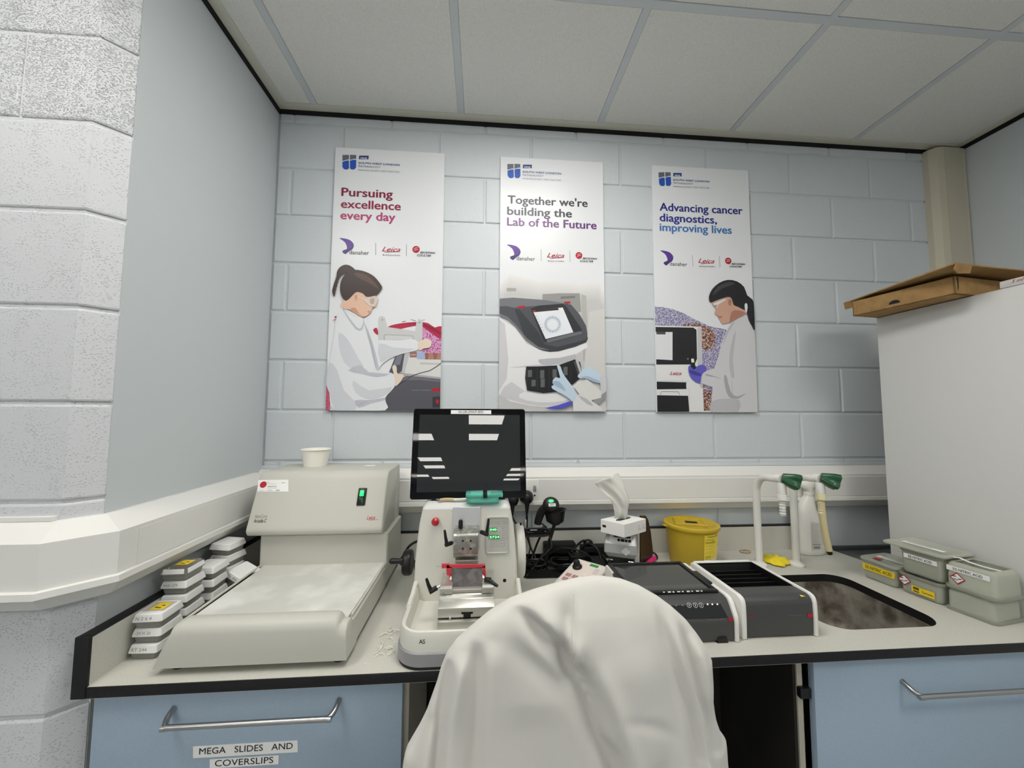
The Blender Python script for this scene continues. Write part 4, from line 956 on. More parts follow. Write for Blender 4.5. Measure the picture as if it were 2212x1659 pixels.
t = thing('barcode_scanner', 'black hand-held barcode scanner with green dot resting in its stand', 'scanner', (1.12, -.17, 1.04))
hc = at(1190, 1091, 'y', -.195)
nn = V(-.06, -.80, .60).normalized(); e1 = V(1, 0, 0); e1 = (e1-nn*e1.dot(nn)).normalized(); e2 = nn.cross(e1)
bl = B(t); lo = []
for h, k in ((-.034, .35), (-.030, .62), (-.016, .86), (.0, 1.0), (.009, .97), (.015, .86), (.0185, .64)):
    lo.append([hc+nn*h+e1*(.0300*k*math.cos(a))+e2*((.0285 if math.sin(a) > 0 else .026)*k*math.sin(a)) for a in [2*PI*q/32 for q in range(32)]])
bl.loft(lo).done('head', m_black, t, smooth=60)
B(t).tube([hc+V(-.016, .016, -.012), hc+V(-.030, .026, -.030), hc+V(-.040, .034, -.060), hc+V(-.043, .036, -.076)], [.016, .0165, .0155, .013], 14, res=5).done('grip', m_black, t)
f_ = hc+nn*.0187
B(t).plate([f_+e2*.0075+e1*.0095*math.cos(2*PI*k/20)+e2*.0055*math.sin(2*PI*k/20) for k in range(20)], .001, nn).done('indicator', m_greenlit, t)
p = f_-e2*.0075+e1*.002+nn*.0006
bl = B(t).use(m_label).plate([p-e1*.0125-e2*.0055, p+e1*.0125-e2*.0055, p+e1*.0125+e2*.0055, p-e1*.0125+e2*.0055], .004, nn)
bl.use(m_ink).text('SE01', p-e1*.0075-e2*.0027+nn*.0003, e1, e2, width=.015, bold=.01).done('sticker', None, t, smooth=0)
t = thing('scanner_stand', 'black cup stand on a bent stem holding the barcode scanner', 'stand', (1.08, -.16, WT+.0124))
cup = B(t); cc = at(1199, 1112, 'y', -.172)
cup.loft([[V(cc.x+a*math.cos(2*PI*k/20), cc.y+b_*math.sin(2*PI*k/20), cc.z+dz_+.006*math.cos(2*PI*k/20)*(dz_ > 0)) for k in range(20)] for dz_, a, b_ in ((-.034, .014, .016), (-.022, .032, .026), (.012, .038, .030), (.016, .043, .033), (.017, .040, .031), (.010, .035, .028), (-.018, .028, .022))], True, True)
cup.done('cup', m_black, t, smooth=40)
B(t).tube([cc+V(0, 0, -.028), V(cc.x-.016, -.168, 1.02), V(cc.x-.024, -.165, .985), V(cc.x-.030, -.165, .945), V(1.085, -.165, .915)], .0065, 12, res=6).done('stem', m_black, t)
B(t).lathe([(0, .022), (.028, .020), (.058, .010), (.070, .004), (.071, 0), (0, 0)], (1.085, -.160, WT+.0124), 36).done('base', m_bezel, t, smooth=50)

t = thing('power_brick', 'long black power box against the back upstand behind the keypad', 'power supply', (1.17, -.06, WT))
B(t).box(1.105, 1.232, -.075, -.028, WT, WT+.062, .006).done('case', m_blackm, t)
t = thing('cable_tray', 'flat glossy black tray full of cables behind the control keypad', 'tray', (1.16, -.16, WT))
def tl(i, z): return [V(x, y, z) for x, y in rrect(1.006+i, 1.325-i, -.232+i, -.082-i, .02, 5)]
B(t).loft([tl(.006, WT), tl(0, WT+.004), tl(0, WT+.030), tl(.004, WT+.030), tl(.008, WT+.012)]).done('tray', m_bezel, t, smooth=40)
B(t).box(1.19, 1.265, -.150, -.100, WT+.0125, WT+.042, .004).done('adapter', m_black, t)
B(t).box(1.262, 1.312, -.215, -.13, WT+.0125, WT+.036, .004).done('adapter', m_blackm, t)
t = thing('extension_socket', 'black extension block standing left of the grey label printer', 'socket', (1.30, -.05, WT))
B(t).box(1.255, 1.375, -.071, -.026, WT, WT+.045, .004).done('block', m_blackm, t)
b3 = B(t); b3.sphere(V(1.285, -.05, WT+.055), .018, (1.1, .9, .8)); b3.done('plug', m_black, t)
cables = [
 ('black cable looping from the wheel up over the cable tray', [V(1.02, -.20, .906), V(1.05, -.22, .95), V(1.09, -.22, .985), V(1.11, -.20, 1.00), V(1.105, -.17, 1.03), V(1.085, -.155, 1.055)], .0032),
 ('thin black cable hanging under the crank handle', [V(1.035, -.10, 1.08), V(1.032, -.12, 1.03), V(1.040, -.14, .97), V(1.02, -.16, .925), V(1.01, -.20, .906)], .0026),
 ('black cable arching behind the keypad to the tray', [V(1.10, -.12, .93), V(1.16, -.13, .965), V(1.23, -.15, .960), V(1.27, -.17, .935), V(1.265, -.20, .908)], .003),
 ('black cable from the plug block into the tray', [V(1.20, -.12, .945), V(1.235, -.09, .965), V(1.265, -.06, .968), V(1.283, -.055, .958)], .0042),
 ('black cable loop between the microtome and the cold plate', [V(.575, -.16, .95), V(.60, -.14, .99), V(.64, -.13, 1.005), V(.665, -.15, .99)], .0045),
 ('lower black cable loop beside the coarse feed wheel', [V(.575, -.18, .94), V(.60, -.17, .955), V(.62, -.17, .95), V(.63, -.19, .93), V(.64, -.21, .905)], .0045),
 ('dark cable crossing the scanner base', [V(1.015, -.235, .912), V(1.06, -.20, .945), V(1.10, -.15, .975), V(1.115, -.13, 1.0), V(1.11, -.11, 1.03), V(1.09, -.10, 1.05)], .0026),
 ('black cable lying between the keypad and the water bath', [V(1.235, -.33, .904), V(1.228, -.36, .904), V(1.235, -.39, .904), V(1.232, -.42, .904)], .004),
 ('thick black cable coiled in the middle of the cable tray', [V(1.17+.055*math.cos(a), -.165+.045*math.sin(a), .922+.006*a/6+.004*math.sin(3*a)) for a in [k*.5 for k in range(24)]], .0042),
 ('black cable hanging from the scanner cup down behind the handwheel', [V(1.10, -.14, 1.05), V(1.075, -.13, 1.00), V(1.055, -.13, .95), V(1.04, -.15, .92)], .0042),
 ('black cable rising in a loop behind the black power box', [V(1.23, -.10, .93), V(1.26, -.12, .975), V(1.29, -.15, .97), V(1.30, -.17, .94)], .0042),
 ('black cable coiled at the left end of the cable tray', [V(1.055+.035*math.cos(a), -.185+.028*math.sin(a), .93+.005*a/6) for a in [k*.5 for k in range(22)]], .0042),
]
for lab, pts, r in cables: tag(B().tube(pts, r, 8, res=7).done('cable', m_black), lab, 'cable', 'cables behind the microtome')

# ------------------------------------------------------------------ label printer, tissue box, brown sheet
t = thing('label_printer', 'silver grey label printer with four black buttons under the tissue box', 'printer', (1.365, -.205, WT), -.42)
bl = B()
def pl(z, x0, x1, y0, y1, r=.006): return [V(x, y, z) for x, y in rrect(x0, x1, y0, y1, r, 3)]
bl.loft([pl(.072, -.046, .046, -.050, .055), pl(.088, -.056, .056, -.060, .06), pl(.118, -.055, .055, -.058, .06), pl(.146, -.050, .050, -.034, .06), pl(.150, -.044, .044, -.026, .055)])
body = bl.done('casing', m_silver, t, smooth=30)
kn = V(0, -.76, .65).normalized(); ks = V(0, .65, .76).normalized()
k0 = V(0, -.0462, .1325)
kp = B().plate([k0+ex*-.040-ks*.0145, k0+ex*.040-ks*.0145, k0+ex*.036+ks*.016, k0-ex*.036+ks*.016], .0012, kn)
kp.done('key_panel', mat('pale_key_panel', (206, 206, 204), .4), t, smooth=0)
for x, w_ in ((-.006, .0055), (.007, .0085), (.0195, .0055), (.031, .0065)):
    B().plate([k0+kn*.0012+ex*(x-w_*.75)-ks*.008, k0+kn*.0012+ex*(x+w_*.75)-ks*.008, k0+kn*.0012+ex*(x+w_*.75)+ks*.001, k0+kn*.0012+ex*(x-w_*.75)+ks*.001], .002, kn).done('button', m_black, t, smooth=0)
B().plate([k0+kn*.001+ex*-.024+ks*.006, k0+kn*.001+ex*.034+ks*.006, k0+kn*.001+ex*.034+ks*.012, k0+kn*.001-ex*.024+ks*.012], .001, kn).done('paper_slot', m_black, t, smooth=0)
q = V(.018, -.0605, .097)
B().plate([q+V(-.016, 0, 0), q+V(0, 0, -.014), q+V(.016, 0, 0), q+V(0, 0, .014)], .0008, V(0, -1, 0)).done('sticker', mat('grey_white_sticker', (206, 206, 206), .5), t, smooth=0)
B().box(-.044, .044, -.050, .055, 0, .073, .004).done('base', m_black, t)
bl = B().use(m_label).box(-.012, .012, -.0512, -.049, .044, .051); bl.done('paper_strip', None, t, smooth=0)
bl = B()
for x in (-.036, .032): B().cyl((x, -.053, .034), (x, -.053, .066), .0022, seg=8).cyl((x-.006, -.053, .062), (x+.010, -.053, .062), .002, seg=8).done('roller_bracket', m_chrome, t)

t = thing('tissue_box', 'white cube tissue box balanced at an angle on the label printer', 'tissue box', (1.352, -.215, WT+.151), 0)
near, lf, rt = at(1348, 1119, 'y', -.292), at(1297, 1104, 'y', -.225), at(1395, 1104, 'y', -.228)
zt_ = WT+.151+.0455; zb_ = WT+.1515
near.z = lf.z = rt.z = 0; bk = lf+rt-near
poly = [(p.x, p.y) for p in (near, rt, bk, lf)]
B(t).prism(poly, 'z', zb_, zt_, .0012, 1).done('carton', mat('white_card', (236, 235, 232), .5), t, smooth=20)
c_ = (near+bk)/2
sl = B(t); sx = (rt-near).normalized()
sl.prism([(c_.x+sx.x*a+(-sx.y)*b_, c_.y+sx.y*a+sx.x*b_) for a, b_ in ((-.040, 0), (-.028, .009), (.028, .009), (.040, 0), (.028, -.009), (-.028, -.009))], 'z', zt_-.001, zt_+.0004)
sl.done('opening', m_black, t, smooth=0)
sy_ = (lf-near).normalized()
bl = B(t); n1 = V(-sy_.y, sy_.x, 0); n1 = n1 if n1.y < 0 else -n1
q = near.lerp(lf, .86)+n1*.0004; q.z = zb_+.024
bl.use(m_ink).plate([q-sy_*.009-ez*.004, q+sy_*.005-ez*.004, q+sy_*.005+ez*.004, q-sy_*.009+ez*.004], .0003)
n2 = V(sx.y, -sx.x, 0)
for f_, st_ in ((.62, 'TISSUE'), (.82, '2 PLY')):
    q = near.lerp(rt, f_)+n2*.0004; q.z = zb_+.012; bl.use(m_inkg).text(st_, q, sx, ez, width=.017)
    for k_ in range(3): a_ = q+ez*(.006+.005*k_); bl.face([a_, a_+sx*.012, a_+sx*.012+ez*.0008, a_+ez*.0008])
bl.done('carton_print', None, t, smooth=0)
# crumpled tissue
bl = B(t); b = bmesh.new(); nu, nv = 14, 18; G = []
base = V(c_.x-.004, c_.y, zt_-.002)
tl_ = [at(1321, 1082, 'y', c_.y-.008), at(1305, 1064, 'y', c_.y-.008), at(1288, 1046, 'y', c_.y-.005)]
tr_ = [at(1360, 1080, 'y', c_.y-.008), at(1352, 1052, 'y', c_.y-.004), at(1339, 1022, 'y', c_.y)]
Lc = curve([at(1329, 1106, 'y', c_.y)]+tl_, 6); Rc = curve([at(1357, 1104, 'y', c_.y)]+tr_, 6)
for j in range(len(Lc)):
    row = []
    tt = j/(len(Lc)-1)
    for i in range(nu):
        s_ = i/(nu-1); p = Lc[j].lerp(Rc[j], s_)
        p = p + V(0, .013*(.35+tt)*math.sin(s_*2*PI*1.1+.6+tt*.7)+.004*math.sin(s_*15+tt*9), .007*tt*math.sin(s_*PI*.9)+.0015*math.sin(s_*13+tt*5))
        if j == 0: p.z = min(p.z, zt_)
        row.append(b.verts.new(p))
    G.append(row)
for j in range(len(G)-1):
    for i in range(nu-1): b.faces.new((G[j][i], G[j][i+1], G[j+1][i+1], G[j+1][i]))
bl._merge(b); tis_ = bl.done('tissue', m_tissue, t, smooth=80)
tis_.modifiers.new('solid', 'SOLIDIFY').thickness = .0006
t = thing('acrylic_sheet', 'dark brown acrylic sheet leaning upright behind the label printer', 'sheet', (1.47, -.11, WT))
q = [at(1384, 1214, 'y', -.15), at(1405, 1213, 'y', -.115), at(1411, 1195, 'y', -.11), at(1406, 1150, 'y', -.105), at(1400, 1122, 'y', -.10), at(1395, 1114, 'y', -.10), at(1384, 1114, 'y', -.14)]
q[0].z = q[1].z = WT+.0005
B(t).plate(q, .005, V(.55, -.83, 0).normalized()).done('sheet', m_brown, t)
t = thing('pink_highlighter', 'hot pink pen lying behind the water bath, next to the mustard pot', 'pen', (1.52, -.12, WT))
B(t).tube([V(1.478, -.155, WT+.009), V(1.50, -.135, WT+.009), V(1.535, -.100, WT+.009), V(1.540, -.095, WT+.009)], [.006, .0085, .0085, .006], 12).done('barrel', m_pink, t)
tag(B().tube([V(1.475, -.14, .912), V(1.49, -.10, .925), V(1.515, -.07, .925), V(1.545, -.07, .918), V(1.552, -.085, .910), V(1.545, -.098, .906)], .0038, 8, res=6).done('cable', m_black), 'short black cable loop round the pink pen', 'cable', 'cables behind the microtome')

# ------------------------------------------------------------------ mustard waste pot
PX, PYY = 1.672, -.128
t = thing('waste_pot', 'mustard yellow waste pot with lid and a DANGER label', 'waste pot', (PX, PYY, WT))
B(t).lathe([(0, WT), (.078, WT), (.0805, WT+.003), (.0935, WT+.142), (.0, WT+.142)], (PX, PYY, 0), 48).done('bucket', m_mustard, t, smooth=40)
bl = B(t)
zl_ = WT+.138
bl.lathe([(.0945, zl_), (.1005, zl_+.001), (.1015, zl_+.006), (.1005, zl_+.0115), (.096, zl_+.014), (.090, zl_+.0142), (.086, zl_+.0115), (0, zl_+.0115)], (PX, PYY, 0), 48)
bl.box(PX-.112, PX-.096, PYY-.012, PYY+.012, zl_+.002, zl_+.006, .002)
lid = bl.done('lid', m_mustard, t, smooth=40)
MZ = Matrix.Translation((PX, PYY, 0)) @ Matrix.Rotation(-.35, 4, 'Z')
bl = B(t)
for x0, x1, y0, y1 in ((-.062, .05, -.045, -.038), (-.062, .05, .038, .045), (-.062, -.055, -.038, .038), (.043, .05, -.038, .038)): bl.box(x0, x1, y0, y1, zl_+.011, zl_+.0175, .0015, 1, mtx=MZ)
bl.box(-.055, .043, -.038, .038, zl_+.010, zl_+.0135, 0, mtx=MZ)
bl.done('flap_frame', m_mustard, lid)
B(t).box(-.022, .022, -.014, .014, zl_+.0130, zl_+.0139, 0, mtx=MZ).done('drop_slot', m_black, lid, smooth=0)
def on_pot(a0, lift=.0006):
    def f(u, w_):
        z = WT+.018+w_; r = .0805+(z-WT-.003)*.0935/1.0*(.013/.139)/.0935+lift
        a = a0+u/.088; return V(PX+r*math.cos(a), PYY+r*math.sin(a), z)
    return f
A0 = -PI/2-.02
def potlabel(bl, m, u0, u1, w0, w1, lift, n=16):
    f = on_pot(A0, lift); bl.use(m)
    for k in range(n):
        a_, c_2 = u0+(u1-u0)*k/n, u0+(u1-u0)*(k+1)/n
        bl.face([f(a_, w0), f(c_2, w0), f(c_2, w1), f(a_, w1)])
bl = B(t)
potlabel(bl, m_label, 0, .088, 0, .022, .0006); potlabel(bl, mat('label_yellow', (240, 216, 70), .5), 0, .088, .022, .112, .0006)
f2 = on_pot(A0, .0011)
bl.use(m_label); bl.face([f2(.088, .018), f2(.088, .088), f2(.046, .052)]); bl.face([f2(.046, .052), f2(.088, .088), f2(.067, .06)])
bl.use(m_ink)
for st_, u, v, w_ in (('WARNING DO NOT', .012, .103, .060), ('PHARMACEUTICAL', .004, .093, .038), ('DANGER', .004, .081, .044), ('UN3291', .004, .030, .026), ('Clinical waste', .004, .024, .026)): bl.text(st_, None or (0, 0, 0), ex, ez, width=w_, bold=.015, fn=(lambda a_, b_, u=u, v=v: f2(a_+u, b_+v)))
for v in (.074, .070, .060, .050, .044): bl.use(m_inkg).text('incinerate only line of text', (0, 0, 0), ex, ez, width=.034, fn=(lambda a_, b_, v=v: f2(a_+.004, b_+v)))
for v in (.004, .010, .016): bl.face([f2(.004, v), f2(.07, v), f2(.07, v+.0006), f2(.004, v+.0006)])
bl.use(m_ink).text('A+', (0, 0, 0), ex, ez, width=.012, bold=.02, fn=lambda a_, b_: f2(a_+.070, b_+.066))
bl.done('danger_label', None, t, smooth=60)

# ------------------------------------------------------------------ remote keypad
t = thing('control_keypad', 'cream microtome control keypad with black dial and blue keys', 'keypad', (1.09, -.335, WT))
t.rotation_euler = (0, 0, math.radians(-44))
KT = Matrix.Translation((0, 0, .006)) @ Matrix.Rotation(.235, 4, 'X')
KW, KL = .122, .158
def kdone(b_, *a, **k):
    for v in b_.bm.verts: v.co = KT @ v.co
    return b_.done(*a, **k)
def kl_(i, z): return [V(x, y, z) for x, y in rrect(i, KW-i, i, KL-i, .016, 5)]
kb_ = kdone(B().loft([kl_(.004, 0), kl_(0, .006), kl_(0, .020), kl_(.002, .024), kl_(.006, .026)]), 'casing', m_cream2, t, smooth=40)
kdone(B().loft([kl_(.010, .0255), kl_(.0105, .0265)]), 'face_plate', mat('pinkish_cream_panel', (226, 214, 206), .4), t, smooth=30)
D_ = B(); D_.lathe([(.016, 0), (.0165, .004), (.015, .007), (.0115, .009), (.0105, .022), (.009, .0245), (0, .025)], (.032, .108, .0264), 24)
kdone(D_, 'dial_knob', m_black, t, smooth=50)
kz = .0266
def key(x, y, w_, h_, m, lab=None):
    b_ = B().box(x, x+w_, y, y+h_, kz-.001, kz+.0014, .0008, 1); return kdone(b_, 'key', m, t)
mk1, mk2, mk3 = mat('mauve_key', (176, 132, 132), .5), mat('cream_key', (226, 218, 208), .5), mat('navy_key', (62, 74, 132), .5)
for x in (.016, .040):
    for y in (.030, .052): key(x, y, .019, .016, mk1)
for x, y, m in ((.066, .050, mk2), (.089, .050, mk2), (.066, .073, mk2), (.089, .073, mk2), (.066, .028, mk3), (.089, .028, mk3), (.018, .134, mk2), (.040, .134, mk2), (.064, .100, mk2)): key(x, y, .018, .015, m)
kdone(B().box(.064, .094, .133, .145, kz-.001, kz+.0004), 'display', m_ledg, t, smooth=0)
pr = B().use(m_inkg)
for k in range(5): pr.box(.090, .106, .100+k*.006, .1012+k*.006, kz, kz+.0002)
pr.use(m_ink).text('Leica', V(.040, .1495, kz+.0003), V(1, 0, 0), V(0, 1, 0), width=.015, shear=.4); kdone(pr, 'panel_print', None, t, smooth=0)

# ------------------------------------------------------------------ water bath and slide dryer
BX0, BX1 = 1.250, 1.512
t = thing('water_bath', 'dark grey water bath with black glass top and touch strip', 'lab machine', (1.38, -.5, WT))
prof = [(-.372, WT+.004), (-.372, .994), (-.585, .9975), (-.598, .994), (-.606, .985), (-.624, .958), (-.627, .95), (-.626, WT+.004)]
B(t).prism(prof, 'x', BX0+.008, BX1-.010, .003, 2).done('casing', m_dkgrey, t, smooth=30)
prof2 = [(-.368, WT+.0002), (-.368, .992), (-.376, .998), (-.590, 1.0005), (-.604, .9975), (-.612, .989), (-.628, .962), (-.630, .95), (-.629, WT+.0002)]
for x0, x1 in ((BX0, BX0+.009), (BX1-.011, BX1)): B(t).prism(prof2, 'x', x0, x1, .002, 2).done('white_side_trim', m_white, t, smooth=30)
fr = B(t)
fr.box(BX0+.006, BX1-.018, -.576, -.562, .996, 1.0045, .002); fr.box(BX0+.006, BX1-.018, -.388, -.376, .996, 1.0045, .002); fr.box(BX0+.006, BX0+.018, -.562, -.388, .996, 1.0045, .002); fr.box(BX1-.030, BX1-.018, -.562, -.388, .996, 1.0045, .002)
fr.box(BX0-.004, BX0+.012, -.53, -.45, .994, 1.0045, .002); fr.box(BX1-.022, BX1-.006, -.53, -.45, .998, 1.0045, .002)
fr.done('black_lid_frame', m_black, t)
B(t).box(BX0+.018, BX1-.030, -.562, -.388, .996, 1.0005, 0).done('glass_pane', m_screen, t, smooth=0)
dr_ = B(t)
for k in range(9): x = BX0+.09+k*.013; dr_.box(x, x+.004+.004*(k % 2), -.5765-.0006*(k % 3), -.574, 1.003, 1.0048, 0)
dr_.done('wax_flecks', m_paper, t, smooth=0)
# touch strip on the sloping front
s0, s1 = V(0, -.606, .985), V(0, -.624, .958); us = (s0-s1).normalized(); un = V(0, -us.z, us.y)
def on_slope(px, py, lift=.0004):
    d = Vector(FW + RT*((px-1106)/FPX) + UP*((829.5-py)/FPX)); o = Vector(CAM); k = (s0-o).dot(un)/d.dot(un); return o+d*k+un*lift
q = [s1+ex*(BX0+.05)+us*.001, s1+ex*(BX1-.026)+us*.001, s1+ex*(BX1-.034)+us*.0318, s1+ex*(BX0+.05)+us*.0318]
B(t).plate([p+un*.0012 for p in q], .002, un).done('touch_strip', m_screen, t, smooth=0)
bl = B(t).use(m_label)
for u in (1488, 1501.5, 1514):
    c_ = on_slope(u, 1307.5, .0016); r0 = .0058
    for k in range(20):
        a0, a1 = 2*PI*k/20, 2*PI*(k+1)/20
        bl.face([c_+ex*r0*math.cos(a0)+us*r0*math.sin(a0), c_+ex*r0*math.cos(a1)+us*r0*math.sin(a1), c_+(ex*math.cos(a1)+us*math.sin(a1))*(r0-.0007), c_+(ex*math.cos(a0)+us*math.sin(a0))*(r0-.0007)])
    bl.face([c_-ex*.0008-us*.0025, c_+ex*.0008-us*.0025, c_+ex*.0006+us*.0025, c_-ex*.0006+us*.0025])
for u, s_ in ((1460, -1), (1474, 1)):
    c_ = on_slope(u, 1308, .0016); bl.face([c_-ex*.003-us*.0015*s_, c_+us*.0015*s_, c_+ex*.003-us*.0015*s_, c_+us*.0007*s_])
bl.done('touch_icons', None, t, smooth=0)
bl = B(t)
for u in (1528, 1538, 1549):
    c_ = on_slope(u, 1305.5, .0016); bl.face([c_+ex*.0017*math.cos(2*PI*k/12)+us*.0017*math.sin(2*PI*k/12) for k in range(12)])
bl.done('indicator_lights', mat('white_indicator_glow', (255, 255, 250), .4, emit=2.0), t, smooth=0)
yb_ = -.6275
bl = B(t); p = at(1528, 1340, 'y', yb_); bl.use(m_inkg).text('HistoCore Water Bath M', p, ex, ez, width=.046); q = at(1574, 1342, 'y', yb_); B(t).plate([q, q+ex*.0125, q+ex*.0125+ez*.0085, q+ez*.0085], .0003, V(0, -1, 0)).done('red_badge', m_inkr, t, smooth=0)
bl.done('lettering', None, t, smooth=0)
p = at(1562, 1388, 'y', -.628)
B(t).prism([(p.x-.015, WT), (p.x-.012, WT+.014), (p.x+.010, WT+.014), (p.x+.014, WT)], 'y', -.6285, -.60).done('foot_recess', m_black, t, smooth=0)

DX0, DX1 = 1.526, 1.735
t = thing('slide_dryer', 'white sided slide drying unit with grey front and black slotted bay', 'lab machine', (1.63, -.5, WT))
bl = B(t)
bl.box(DX0+.012, DX1-.012, -.39, -.38, WT+.004, .995, .002); bl.box(DX0+.012, DX1-.012, -.56, -.39, WT+.004, WT+.03, 0)
bl.done('chassis', m_blackm, t)
pf = [(-.553, WT+.004), (-.553, 1.000), (-.596, 1.001), (-.607, .998), (-.613, .992), (-.616, .983), (-.617, .95), (-.616, WT+.004)]
B(t).prism(pf, 'x', DX0+.013, DX1-.010, .002, 2).done('front_cover', m_dkgrey, t, smooth=40)
ps = [(-.374, WT+.0002), (-.374, .993), (-.384, 1.003), (-.600, 1.0045), (-.611, 1.0015), (-.617, .996), (-.620, .986), (-.621, .95), (-.620, WT+.0002)]
B(t).prism(ps, 'x', DX0, DX0+.0135, .003, 2).done('white_side_trim', m_white, t, smooth=40)
B(t).prism(ps, 'x', DX1-.010, DX1, .003, 2).done('white_side_trim', m_white, t, smooth=40)
B(t).box(DX0+.012, DX1-.010, -.386, -.373, .97, 1.003, .003).done('white_back_bar', m_white, t)
B(t).box(DX0+.0137, DX0+.0152, -.552, -.387, WT+.03, 1.0005).box(DX1-.0117, DX1-.0102, -.552, -.387, WT+.03, 1.0005).box(DX0+.014, DX1-.011, -.3885, -.3865, WT+.03, 1.0).box(DX0+.014, DX1-.011, -.5525, -.551, WT+.03, .998).done('black_lining', m_black, t, smooth=0)
for k in range(6): B(t).box(DX0+.0155, DX1-.012, -.553+.027*k+.005, -.553+.027*k+.0075, WT+.03, .985, .0008, 1).done('rack_slat', m_black, t)
B(t).box(DX0-.004, DX0, -.54, -.42, .955, .985, .001).done('side_grip', m_white, t)
yb_ = -.6178
bl = B(t); p = at(1705, 1331, 'y', yb_); bl.use(m_inkg).text('HistoCore Slide Dryer', p, ex, ez, width=.036); q = at(1745, 1333, 'y', yb_); B(t).plate([q, q+ex*.014, q+ex*.014+ez*.0085, q+ez*.0085], .0003, V(0, -1, 0)).done('red_badge', m_inkr, t, smooth=0)
bl.done('lettering', None, t, smooth=0); bl = B(t).use(m_inkr)
p = at(1618, 1333, 'y', yb_); bl.text('Leica', p, ex, ez, width=.017, shear=.4, bold=.012); bl.done('red_mark', None, t, smooth=0)
p = at(1731, 1289, 'z', 1.0016)
B(t).use(mat('label_yellow', (240, 216, 70), .5)).face([p, p+V(.014, .002, 0), p+V(.004, .011, 0)]).done('warning_triangle', None, t, smooth=0)
# ------------------------------------------------------------------ laboratory taps
def tap(x, y, hose, label):
    t = thing('laboratory_tap', label, 'tap', (x, y, WT), group='swan neck taps behind the sink')
    yh = -.292
    B(t).lathe([(0, 0), (.026, 0), (.027, .004), (.025, .009), (.016, .013), (.0145, .02)], (x, y, WT), 32).done('base_flange', m_white, t, smooth=45)
    B(t).tube([V(x, y, WT+.01), V(x, y, WT+.12), V(x, y, WT+.262), V(x, y-.006, WT+.300), V(x, y-.026, WT+.328), V(x, y-.055, WT+.338), V(x, y-.085, WT+.340), V(x+.004, yh+.012, WT+.343)], .0128, 16, res=6).done('swan_neck', m_white, t, smooth=60)
    hx, hz = x+.006, WT+.343
    B(t).tube([V(hx, yh+.02, hz), V(hx, yh-.004, hz)], .0155, 18).cyl((hx, yh, hz-.012), (hx, yh, hz-.052), .0135, .0145, 20, bev=.001).done('valve_body', m_white, t, smooth=45)
    bl = B(t); z = hz-.052
    bl.lathe([(.0145, 0), (.0165, -.001), (.0165, -.020), (.012, -.022), (.010, -.024)], (hx, yh, z), 24)
    for k in range(5): bl.lathe([(.0095, -.024-k*.010), (.0108, -.026-k*.010), (.0085, -.034-k*.010)], (hx, yh, z), 20)
    bl.cyl((hx, yh, z-.024), (hx, yh, z-.074), .0080, .0065, 16)
    bl.done('hose_nozzle', m_white if not hose else mat('yellowed_nozzle', (222, 214, 176), .4), t, smooth=30)
    # five-lobed green handle pointing to the right and the room
    ax = V(.80, -.52, -.28).normalized(); q = V(0, 0, 1).rotation_difference(ax).to_matrix().to_4x4()
    loops = []
    for h, r, lob in ((-.022, .010, 0), (-.020, .017, .02), (-.006, .022, .10), (.012, .026, .24), (.028, .0265, .32), (.033, .021, .30), (.034, .010, .1)):
        loops.append([q @ V(r*(1+lob*math.cos(4*a))*math.cos(a), r*(1+lob*math.cos(4*a))*math.sin(a), h) + V(hx+.016, yh-.014, hz) for a in [2*PI*k/40 for k in range(40)]])
    hd = B(t).loft(loops).done('handle', m_green, t, smooth=45)
    c = V(hx+.016, yh-.014, hz)+ax*.034
    B(t).cyl(c-ax*.001, c+ax*.0012, .008, seg=20).done('handle_cap', mat('blue_tap_disc', (96, 130, 178), .4) if hose else m_black, hd)
    if hose:
        B(t).tube([V(hx, yh, z-.030), V(hx+.004, yh, z-.09), V(hx+.011, yh-.001, z-.150), V(hx+.020, yh-.002, z-.198)], [.0115, .0108, .0105, .0105], 14, res=5).done('rubber_hose', m_hose, t)
        e_ = V(hx+.020, yh-.002, z-.198); B(t).tube([e_, e_+V(.003, 0, -.012)], [.0085, .0075], 14).done('hose_outlet', m_black, t)
    return t
tap(1.912, -.172, False, 'white swan neck laboratory tap with green handle, left, no hose')
tap(2.058, -.178, True, 'white swan neck laboratory tap with green handle and beige hose')

# spray bottle
t = thing('spray_bottle', 'white trigger spray bottle with printed back label behind the taps', 'bottle', (2.215, -.078, WT))
sx, sy = 2.213, -.074
lo = []
for z, xa, xb, d in ((0, .048, .048, .022), (.004, .053, .053, .026), (.02, .055, .056, .028), (.10, .056, .057, .028), (.130, .055, .050, .028), (.150, .054, .040, .027), (.175, .051, .026, .026), (.195, .044, .020, .024), (.212, .034, .019, .020), (.228, .022, .017, .017), (.236, .0165, .0155, .0155), (.252, .0150, .0145, .0145)):
    lo.append([V(sx-xa+ (xa+xb)*.5*(1+math.copysign(abs(math.cos(a))**.75, math.cos(a))), sy+d*math.copysign(abs(math.sin(a))**.75, math.sin(a)), WT+z) for a in [2*PI*k/36 for k in range(36)]])
B(t).loft(lo).done('bottle_body', m_white, t, smooth=60)
B(t).cyl((sx, sy, WT+.236), (sx, sy, WT+.254), .0175, seg=28, bev=.001).done('collar', m_white, t)
bl = B(t)
lo = []
for z, a_, b_, o in ((.250, .012, .014, 0), (.262, .018, .016, -.004), (.272, .030, .017, -.006), (.284, .036, .0165, -.002), (.296, .034, .015, .004), (.304, .024, .011, .004), (.3065, .010, .006, .002)):
    lo.append([V(sx+o+a_*math.cos(2*PI*k/28), sy-.004+b_*math.sin(2*PI*k/28), WT+z) for k in range(28)])
bl.loft(lo)
bl.tube([V(sx+.026, sy-.006, WT+.270), V(sx+.036, sy-.010, WT+.250), V(sx+.034, sy-.012, WT+.225)], [.006, .005, .004], 10)
bl.done('trigger_head', m_white, t, smooth=60)
